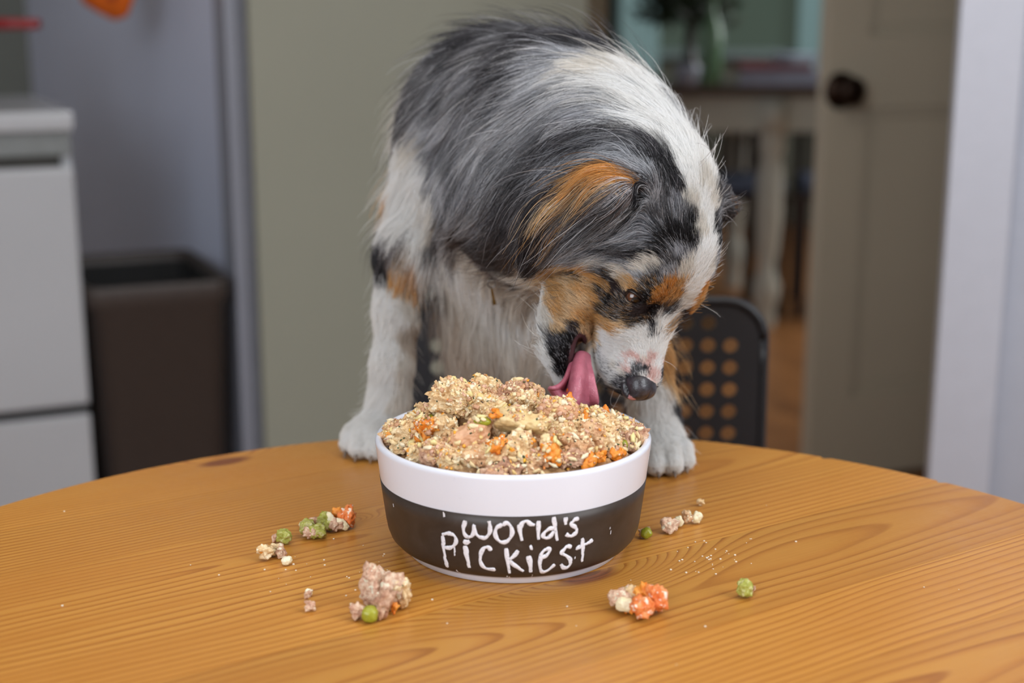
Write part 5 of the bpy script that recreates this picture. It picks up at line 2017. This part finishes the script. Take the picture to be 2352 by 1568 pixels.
CT = {'mash': 'food chunk', 'tan': 'food chunk', 'meat': 'meat', 'carrot': 'carrot', 'potato': 'potato', 'chicken': 'chicken', 'pea': 'pea'}


FILL = {}


SURF = [None]


def chunk(px, py, kind, a, b, c, rz=0.0, label=None, lift=0.25, tilt=0.0, seed=None, fill=False):
    p = heap_hit(px, py + c * 0.2 * 3700)
    if SURF[0] is not None:
        h = SURF[0].ray_cast(CAMP, (P(px, py, 1.0) - CAMP).normalized())
        if h[0] is not None and (h[0].xy - BC.xy).length < 0.083:
            p = h[0] + (h[0] - CAMP).normalized() * (min(b, c) * 0.12)
            lift = 0.0
    if p is None:
        return
    if math.hypot(p.x - BC.x, p.y - BC.y) + 0.36 * min(a, b) > 0.083:
        s = (0.083 - 0.36 * min(a, b)) / math.hypot(p.x - BC.x, p.y - BC.y)
        p.x, p.y = BC.x + (p.x - BC.x) * s, BC.y + (p.y - BC.y) * s
        p.z = T + heap_z(p.x, p.y)
    seed = seed if seed is not None else int(px * 7 + py * 3) % 997
    rough, bx, fine = {'mash': (0.26, 0.15, 0.30), 'tan': (0.24, 0.15, 0.28), 'meat': (0.22, 0.1, 0.26), 'carrot': (0.36, 0.05, 0.3), 'potato': (0.10, 0.55, 0.10), 'chicken': (0.12, 0.2, 0.08), 'pea': (0.04, 0.0, 0.02)}[kind]
    bm = blob(seed, (a, b, c), rough, bx, (5 if max(a, b) > 0.019 else 4) if max(a, b) > 0.009 else 3, 1.5, fine)
    M = Matrix.Rotation(math.radians(rz), 4, 'Y') @ Matrix.Rotation(math.radians(tilt), 4, 'X')
    bm.transform(M)
    p.z += c * lift
    bm.verts.ensure_lookup_table()
    vv = np.array([v.co[:] for v in bm.verts]) + np.array(p)
    ff = np.array([[v.index for v in f.verts] for f in bm.faces])
    ALLV.append(vv)
    ALLT.append(ff + cnt_[0])
    cnt_[0] += len(vv)
    if fill:
        FILL.setdefault(kind, []).append((vv, ff))
        bm.free()
        return
    o = obj(NM[kind], bm, FM[kind], None, kind in TOP_KINDS, p)
    lb = label or LAB[kind][0]
    tag(o, lb, CT[kind], None if label else LAB[kind][1])


# rz turns in the plane facing the camera, positive = right end down
BIG = [
    (1200, 972, 'potato', .032, .020, .011, 14, 'broad flat potato slice lying in the middle of the heap', .3, -35),
    (1262, 968, 'potato', .024, .010, .011, -62, 'upright potato wedge beside the broad flat potato slice', .5, 0),
    (1078, 1002, 'chicken', .026, .016, .015, -28, 'smooth pinkish tan chicken piece in the left half of the heap', .4, 0),
    (1285, 945, 'chicken', .025, .018, .016, 10, 'rounded orange-specked chicken piece behind the potato wedge', .35, 0),
    (1170, 922, 'meat', .026, .009, .010, -24, 'long reddish meat strip on top of the heap', .8, 0),
    (1166, 898, 'mash', .022, .014, .010, 4, 'knobbly pale lump crowning the reddish meat strip', .9, 0),
    (1240, 903, 'mash', .021, .013, .007, -10, 'flat pale flake sticking up at the back of the heap', .9, -10),
    (1060, 938, 'mash', .036, .022, .020, 12, 'largest crumbly chunk at the top left of the heap', .5, 0),
    (1012, 925, 'tan', .020, .015, .015, 40, 'tan lump at the left shoulder of the heap', .5, 0),
    (962, 938, 'mash', .018, .014, .012, -10, 'rounded yellowish lump at the left brow of the heap', .6, 0),
    (1030, 908, 'mash', .012, .010, .009, 0, 'small lump peeking over the top left of the heap', 1.1, 0),
    (1110, 915, 'mash', .018, .013, .013, 20, 'crumbly lump left of the reddish meat strip', .8, 0),
    (920, 975, 'tan', .016, .012, .010, 8, 'herb-flecked lump nearest the left rim of the bowl', .6, 0),
    (972, 992, 'carrot', .013, .010, .014, 30, 'bright orange carrot clump in the left of the heap', .7, 0),
    (990, 978, 'carrot', .010, .009, .009, -20, 'upper orange carrot bit above the bright carrot clump', .7, 0),
    (1262, 1036, 'carrot', .011, .009, .015, 8, 'red-orange carrot piece low in the middle of the heap', .75, 0),
    (1142, 1022, 'carrot', .012, .009, .008, -40, 'slanting orange carrot flake in the middle front of the heap', .7, 0),
    (1372, 1050, 'carrot', .012, .009, .010, 20, 'orange carrot shred near the front right rim', .8, 0),
    (1350, 1058, 'carrot', .009, .008, .009, -30, 'orange carrot shred left of the larger shred near the front rim', .8, 0),
    (1418, 1043, 'carrot', .009, .007, .007, 0, 'yellow-orange carrot bit by the rim, right of both front carrot shreds', .8, 0),
    (903, 1004, 'carrot', .007, .006, .005, 0, 'small orange carrot bit touching the left rim', .8, 0),
    (1306, 917, 'carrot', .006, .005, .005, 0, 'small carrot bit behind the rounded chicken piece', .9, 0),
    (1345, 956, 'carrot', .005, .005, .007, 0, 'small carrot bit on the wide pale slab', .9, 0),
    (1145, 950, 'carrot', .009, .006, .004, 4, 'thin carrot strip just above the split green pea', 1.6, 0),
    (1390, 940, 'carrot', .005, .005, .005, 0, 'tiny carrot bit at the back rim under the muzzle', .9, 0),
    (985, 960, 'pea', .008, .007, .006, 0, 'green pea bit under the left shoulder of the heap', 1.3, 0),
    (1108, 967, 'pea', .011, .008, .0055, 4, 'split green pea in the middle of the heap', 1.6, 0),
    (1467, 992, 'pea', .0085, .0085, .0085, 0, 'round green pea at the right rim of the bowl', 1.3, 0),
    (1430, 1020, 'pea', .0070, .0070, .0070, 0, 'green pea low by the right rim', .9, 0),
    (1440, 972, 'meat', .024, .016, .013, 8, 'crumbly brown meat lump at the right end of the heap', .5, 0),
    (1462, 1012, 'meat', .016, .013, .014, 0, 'brown meat lump under the round pea at the right rim', .4, 0),
    (1405, 950, 'mash', .012, .010, .010, 0, 'pale lump left of the brown meat lump at the back rim', .8, 0),
    (1335, 985, 'mash', .034, .022, .016, 16, 'wide pale mash slab right of the potato wedge', .5, 0),
    (1400, 990, 'mash', .022, .016, .012, 24, 'tan slab between the wide pale slab and the round pea', .6, 0),
    (1225, 1012, 'tan', .012, .010, .020, 4, 'upright tan chunk under the broad flat potato slice', .5, 0), (1195, 1045, 'mash', .018, .014, .018, 0, 'pale blocky chunk at the middle of the front rim', .5, 0),
    (1320, 1040, 'tan', .020, .014, .014, 10, 'tan chunk right of the red-orange carrot piece', .5, 0), (1310, 1062, 'meat', .020, .012, .010, 0, 'brown meat lump along the front rim, left of the carrot shreds', .6, 0),
    (1090, 1025, 'meat', .011, .009, .009, 20, 'small dark meat lump under the smooth chicken piece', .6, 0), (1120, 955, 'mash', .016, .010, .012, 0, 'pale lump just behind the split green pea', .7, 0),
    (950, 1010, 'mash', .020, .015, .015, 10, 'pale chunk left of the bright carrot clump', .4, 0), (1010, 1045, 'tan', .018, .014, .013, 0, 'tan chunk by the front left rim below the chicken piece', .4, 0),
    (1150, 1055, 'mash', .020, .014, .013, 0, 'pale chunk at the front rim under the slanting carrot flake', .5, 0), (1100, 1060, 'tan', .018, .012, .012, 0, 'tan chunk at the front rim under the small dark meat lump', .5, 0),
    (1040, 1065, 'mash', .016, .012, .012, 0, 'pale lump resting on the front left rim', .4, 0), (1240, 1062, 'tan', .018, .012, .010, 0, 'tan lump at the front rim under the red-orange carrot piece', .5, 0),
    (1360, 1020, 'tan', .018, .012, .016, 20, 'tan chunk right above the front carrot shreds', .5, 0), (1395, 1025, 'mash', .014, .012, .014, 0, 'pale chunk left of the green pea low by the rim', .5, 0),
    (1020, 1000, 'mash', .016, .012, .014, 0, 'pale lump between the bright carrot clump and the smooth chicken piece', .5, 0), (1140, 990, 'tan', .016, .012, .014, 30, 'tan chunk between the chicken piece and the flat potato slice', .5, 0),
    (1330, 945, 'mash', .014, .010, .012, 0, 'pale lump at the back, under the tip of the tongue', .5, 0), (1370, 955, 'tan', .014, .010, .010, 0, 'tan lump at the back, under the gap between tongue and nose', .5, 0),
    (1200, 935, 'mash', .015, .011, .012, 0, 'pale lump right behind the flat potato slice', .5, 0), (1225, 925, 'tan', .010, .009, .012, 0, 'tan lump under the flat pale flake', .6, 0),
    (900, 1010, 'tan', .014, .010, .010, 0, 'tan lump low at the far left rim', .4, 0), (930, 1030, 'mash', .014, .010, .010, 0, 'pale lump at the left rim below the herb-flecked lump', .4, 0), (970, 1050, 'mash', .016, .012, .010, 0, 'pale lump at the rim straight below the bright carrot clump', .4, 0),
    (1430, 1000, 'meat', .014, .012, .012, 0, 'brown meat lump left of the round pea', .5, 0), (1300, 1015, 'mash', .014, .011, .013, 0, 'pale chunk right above the red-orange carrot piece', .5, 0), (1270, 1000, 'tan', .012, .010, .010, 0, 'tan chunk at the foot of the upright potato wedge', .4, 0),
]
TOP_KINDS = ('pea', 'carrot', 'potato', 'chicken')
for q in BIG:
    px, py, kd_, a, b, c, rz, lb = q[:8]
    if kd_ not in TOP_KINDS:
        chunk(px, py, kd_, a, b, c, rz, lb, q[8], q[9])
rs = random.Random(21)
for i in range(52):
    a = rs.uniform(0, 2 * math.pi)
    r = 0.078 * math.sqrt(rs.random())
    x, y = BC.x + r * math.cos(a), BC.y + r * math.sin(a)
    z = heap_z(x, y)
    D = y * CP + (HC - z) * SP
    px = 1176 + FPX * x / D
    py = 784 - FPX * (y * SP - (HC - z) * CP) / D
    s = rs.uniform(0.008, 0.015)
    chunk(px, py, rs.choice(['mash', 'mash', 'tan', 'tan', 'meat']), s * 1.2, s, s * 0.8, rs.uniform(-40, 40), None, 0.3, 0.0, None, True)
for kd_, parts_ in FILL.items():
    off_, vs_, fs_ = 0, [], []
    for v_, f_ in parts_:
        vs_.append(v_)
        fs_.append(f_ + off_)
        off_ += len(v_)
    o = obj('mash_lumps', mesh_np('mash_lumps', np.concatenate(vs_), np.concatenate(fs_)), FM[kd_], None, False)
    tag(o, {'mash': 'small pale lumps filling the gaps of the food heap', 'tan': 'small tan lumps filling the gaps of the food heap', 'meat': 'small brown meat crumbs filling the gaps of the food heap'}[kd_], 'food', kind='stuff')

for kds in (('potato', 'chicken'), ('carrot', 'pea')):
    SURF[0] = BVHTree.FromPolygons([Vector(v) for v in np.concatenate(ALLV)], [tuple(map(int, t)) for t in np.concatenate(ALLT)])
    for q in BIG:
        if q[2] in kds:
            chunk(*q[:8], q[8], q[9])
# grains, crumbs and herb flecks scattered over everything in the bowl
fb = BVHTree.FromPolygons([Vector(v) for v in np.concatenate(ALLV)], [tuple(map(int, t)) for t in np.concatenate(ALLT)])


def ico(sub):
    bm = bmesh.new()
    bmesh.ops.create_icosphere(bm, subdivisions=sub, radius=1)
    V = np.array([v.co[:] for v in bm.verts])
    F_ = np.array([[v.index for v in f.verts] for f in bm.faces])
    bm.free()
    return V, F_


I1, I2 = ico(1), ico(2)


def scatter(name, count, maker, mat_, label, seed, sub=I1, cat='food bits', patch=0.0):
    rs = random.Random(seed)
    g = np.random.default_rng(seed)
    VV, FF, CC = [], [], []
    n = 0
    while count > 0:
        count -= 1
        a = rs.uniform(0, 2 * math.pi)
        r = 0.086 * math.sqrt(rs.random())
        tgt = Vector((BC.x + r * math.cos(a), BC.y + r * math.sin(a), T + 0.085))
        d = Vector((rs.uniform(-0.35, 0.35), rs.uniform(0.0, 1.6), -1)).normalized()
        h = fb.ray_cast(tgt - d * 0.06, d)
        if h[0] is None or (h[0].xy - BC.xy).length > 0.0835:
            continue
        if patch and float(fbm(np.array([h[0][:]]), 95, 2, 77)[0]) < rs.uniform(-0.9, 0.9) * 0.5 + patch - 0.5:
            continue
        sc, colr, sink = maker(rs)
        V, F_ = sub
        q = V * (1 + 0.22 * g.normal(size=(len(V), 1))) * np.array(sc)
        nrm = h[1] if h[1].dot(d) < 0 else -h[1]
        R = nrm.to_track_quat('Z', 'Y').to_matrix() @ Matrix.Rotation(rs.uniform(0, 6.28), 3, 'Z') @ Matrix.Rotation(rs.uniform(-0.5, 0.5), 3, 'X')
        q = q @ np.array(R).T + np.array(h[0] + nrm * (sc[2] * sink))
        VV.append(q)
        FF.append(F_ + n)
        CC.append(np.tile(np.array([*colr, 1.0]), (len(V), 1)))
        n += len(V)
    me = mesh_np(name, np.concatenate(VV), np.concatenate(FF))
    at = me.color_attributes.new('tint', 'FLOAT_COLOR', 'POINT')
    at.data.foreach_set('color', np.concatenate(CC).astype(np.float32).ravel())
    o = obj(name, me, mat_, None, True)
    tag(o, label, cat, kind='stuff')


gm_ = NT('food_grain')
ga = gm_.n('Attribute', attribute_name='tint')
gm_.l(ga.outputs['Color'], gm_.b.inputs['Base Color'])
gm_.b.inputs['Roughness'].default_value = 0.4
PAL = [srgb(*c)[:3] for c in ((230, 202, 152), (216, 176, 128), (236, 214, 170), (206, 158, 116), (226, 188, 144), (216, 172, 146), (240, 224, 190), (230, 194, 128), (196, 148, 112))]
scatter('rice_grains', 190, lambda r: ((r.uniform(.0018, .0036), r.uniform(.0011, .0017), r.uniform(.0010, .0015)), r.choice([PAL[2], PAL[6], PAL[0], srgb(232, 214, 150)[:3]]), 0.5), gm_.m, 'cooked rice grains stuck all over the heap of food in the bowl', 1, I2, 'rice')
scatter('food_bits', 1500, lambda r: ((r.uniform(.0010, .0026), r.uniform(.0009, .0020), r.uniform(.0006, .0014)), r.choice(PAL), 0.1), gm_.m, 'small blocky bits of meat and potato over the heap of food', 9, I2, 'food bits', 0.45)
scatter('crumbs', 5000, lambda r: ((r.uniform(.0004, .0012), r.uniform(.0004, .0010), r.uniform(.0003, .0008)), r.choice(PAL), 0.4), gm_.m, 'fine meat and grain crumbs coating the heap of food in the bowl', 2, I1, 'crumbs', 0.5)
scatter('herb_flecks', 260, lambda r: ((r.uniform(.0005, .0014), r.uniform(.0003, .0007), .00025), srgb(r.uniform(38, 70), r.uniform(52, 84), r.uniform(30, 52))[:3], 1.0), gm_.m, 'dark green herb flecks sprinkled over the heap of food', 3, I1, 'herbs')
scatter('carrot_crumbs', 170, lambda r: ((r.uniform(.0007, .0019), r.uniform(.0006, .0014), r.uniform(.0005, .0011)), srgb(r.uniform(230, 244), r.uniform(140, 184), r.uniform(40, 80))[:3], 0.6), gm_.m, 'tiny orange and yellow carrot crumbs over the heap of food', 4, I1, 'carrot')


# ---- scraps dropped on the table
def scrap(name, label, cat, items):
    """items: px, py, kind, length, depth, height(m), turn; one scrap of stuck-together bits"""
    base = PZ(items[0][0], items[0][1] + 6, 0.0005)
    r = empty(name, base, label, cat)
    for k, (px, py, kd_, a, b, c, rz) in enumerate(items):
        z0 = (items[k][7] if False else 0)
        rough, bx, fine = {'pea': (0.05, 0.12, 0.03), 'pea_dust': (0.14, 0.2, 0.18), 'rice': (0.12, 0.1, 0.08)}.get(kd_, (0.26, 0.10, 0.30))
        bm = blob(int(px * 3 + py), (a, b, c), rough, bx, 4, 1.6, fine)
        bm.transform(Matrix.Rotation(math.radians(rz), 4, 'Y'))
        zmin = min(v.co.z for v in bm.verts)
        # bottom of the piece on the table unless it sits higher in the clump
        foot = PZ(px, py + c * 0.5 * 3750 * 0.9, 0.0)
        p = Vector((foot.x, foot.y + b * 0.25, T + 0.0003 - zmin))
        obj(NM[kd_], bm, FM[kd_], r, True, p - base)
        # small crumbs stuck on the piece
    return r


mm_ = 0.001
scrap('pea_scrap', 'squashed green pea with pinkish shreds, alone at the right of the table', 'food scrap', [(1710, 1360, 'pea_dust', .0085, .008, .0090, 0), (1718, 1366, 'pink', .0045, .004, .005, 20), (1727, 1358, 'pink', .0035, .003, .004, -30)])
scrap('carrot_scrap', 'orange carrot lumps stuck to pale mash, in front of the bowl at right', 'food scrap',
      [(1481, 1382, 'carrot', .011, .009, .013, -25), (1476, 1408, 'carrot_red', .013, .010, .011, 10), (1507, 1390, 'carrot_red', .013, .010, .014, 0), (1424, 1388, 'pink', .012, .008, .008, 10), (1438, 1398, 'rice', .011, .008, .008, 12),
       (1436, 1374, 'pink', .010, .008, .008, 0), (1455, 1378, 'mash', .010, .008, .010, 0), (1440, 1407, 'carrot', .006, .004, .003, 0)])
scrap('meat_scrap', 'largest scrap on the table, pinkish meat and rice, left in front of the bowl', 'food scrap',
      [(852, 1362, 'pink', .011, .011, .022, 8), (868, 1340, 'pink', .015, .010, .010, 0), (876, 1337, 'rice', .010, .005, .005, -12), (884, 1366, 'meat', .012, .010, .013, 10), (905, 1370, 'pink', .015, .012, .018, 0),
       (925, 1375, 'mash', .009, .008, .016, 0), (880, 1400, 'meat', .009, .008, .015, 20), (862, 1384, 'pink', .012, .008, .010, 0), (892, 1398, 'rice', .008, .005, .004, 40), (860, 1373, 'rice', .006, .004, .004, 10),
       (905, 1404, 'carrot', .004, .003, .005, 0), (842, 1350, 'carrot', .003, .003, .003, 0)])
scrap('round_pea', 'whole olive-green pea in front of the largest table scrap', 'pea', [(849, 1417, 'pea', .0094, .0092, .0092, 0)])
scrap('small_meat_scrap', 'small pinkish scrap touching the whole green pea at its left', 'food scrap', [(822, 1412, 'pink', .0085, .007, .0075, -10), (812, 1405, 'rice', .004, .003, .003, 0)])
scrap('pea_scrap', 'dusty green pea cube, leftmost green scrap on the table', 'food scrap', [(651, 1238, 'pea_dust', .0090, .008, .0078, 8), (634, 1243, 'pink', .003, .003, .003, 0)])
scrap('green_scrap', 'ragged green and white scrap in the row left of the bowl', 'food scrap', [(706, 1218, 'pea_dust', .010, .009, .009, 0), (703, 1208, 'rice', .009, .006, .005, 0), (730, 1226, 'pea_dust', .011, .009, .008, 0), (715, 1232, 'pink', .007, .006, .005, 0), (723, 1208, 'meat', .005, .004, .005, 0),
      (745, 1200, 'pea_dust', .0085, .007, .011, 20), (757, 1210, 'pea_dust', .006, .006, .007, 0)])
scrap('carrot_scrap', 'scrap of two rice grains and reddish carrot nearest the bowl at left', 'food scrap', [(762, 1198, 'rice', .005, .004, .013, -25), (785, 1211, 'rice', .010, .005, .006, 35), (780, 1190, 'carrot', .010, .007, .009, 10), (797, 1196, 'carrot_red', .010, .008, .011, 0), (770, 1212, 'pink', .007, .006, .007, 0)])
scrap('grain_scrap', 'cluster of yellowish grains left of the small white flake', 'food scrap', [(611, 1276, 'mash', .0085, .007, .0075, 0), (624, 1271, 'rice', .006, .005, .005, 0), (632, 1267, 'mash', .006, .005, .006, 0), (645, 1274, 'pink', .006, .005, .006, 0)])
scrap('rice_flake', 'single white flake in front of the yellowish grain cluster', 'food scrap', [(658, 1292, 'rice', .0062, .005, .0045, -15)])
scrap('tiny_scrap', 'upper of two tiny pale crumbs left of the largest scrap', 'food scrap', [(709, 1363, 'rice', .004, .003, .0045, -10), (706, 1374, 'pink', .005, .004, .004, 0)])
scrap('tiny_scrap', 'lower of two tiny pale crumbs left of the largest scrap', 'food scrap', [(712, 1397, 'pink', .0048, .004, .0048, 0), (705, 1400, 'carrot', .002, .002, .002, 0)])
scrap('pea_scrap', 'green pea scrap tucked against the right foot of the bowl', 'food scrap', [(1485, 1228, 'pea', .0075, .007, .0068, -30), (1474, 1228, 'pink', .0040, .004, .005, 0), (1490, 1218, 'pink', .003, .003, .003, 0)])
scrap('meat_scrap', 'rounded pinkish scrap, left end of the row right of the bowl', 'food scrap', [(1538, 1212, 'pink', .0095, .008, .0085, 0), (1534, 1208, 'rice', .004, .003, .004, 0)])
scrap('grain_scrap', 'upright pale scrap with an orange spot in the row right of the bowl', 'food scrap', [(1560, 1199, 'rice', .0050, .005, .0075, -10), (1556, 1196, 'carrot', .002, .002, .002, 0)])
scrap('grain_scrap', 'brownish two-part scrap in the row right of the bowl', 'food scrap', [(1578, 1194, 'tan', .0050, .005, .0065, 0), (1580, 1182, 'rice', .0042, .004, .0042, 0)])
scrap('grain_scrap', 'pale triangular scrap, right end of the row right of the bowl', 'food scrap', [(1602, 1191, 'rice', .0060, .005, .0080, 15), (1592, 1197, 'pink', .0045, .004, .004, 0)])
scrap('tiny_scrap', 'tiny pale scrap by itself above the row right of the bowl', 'food scrap', [(1608, 1156, 'mash', .0046, .004, .0046, 0)])
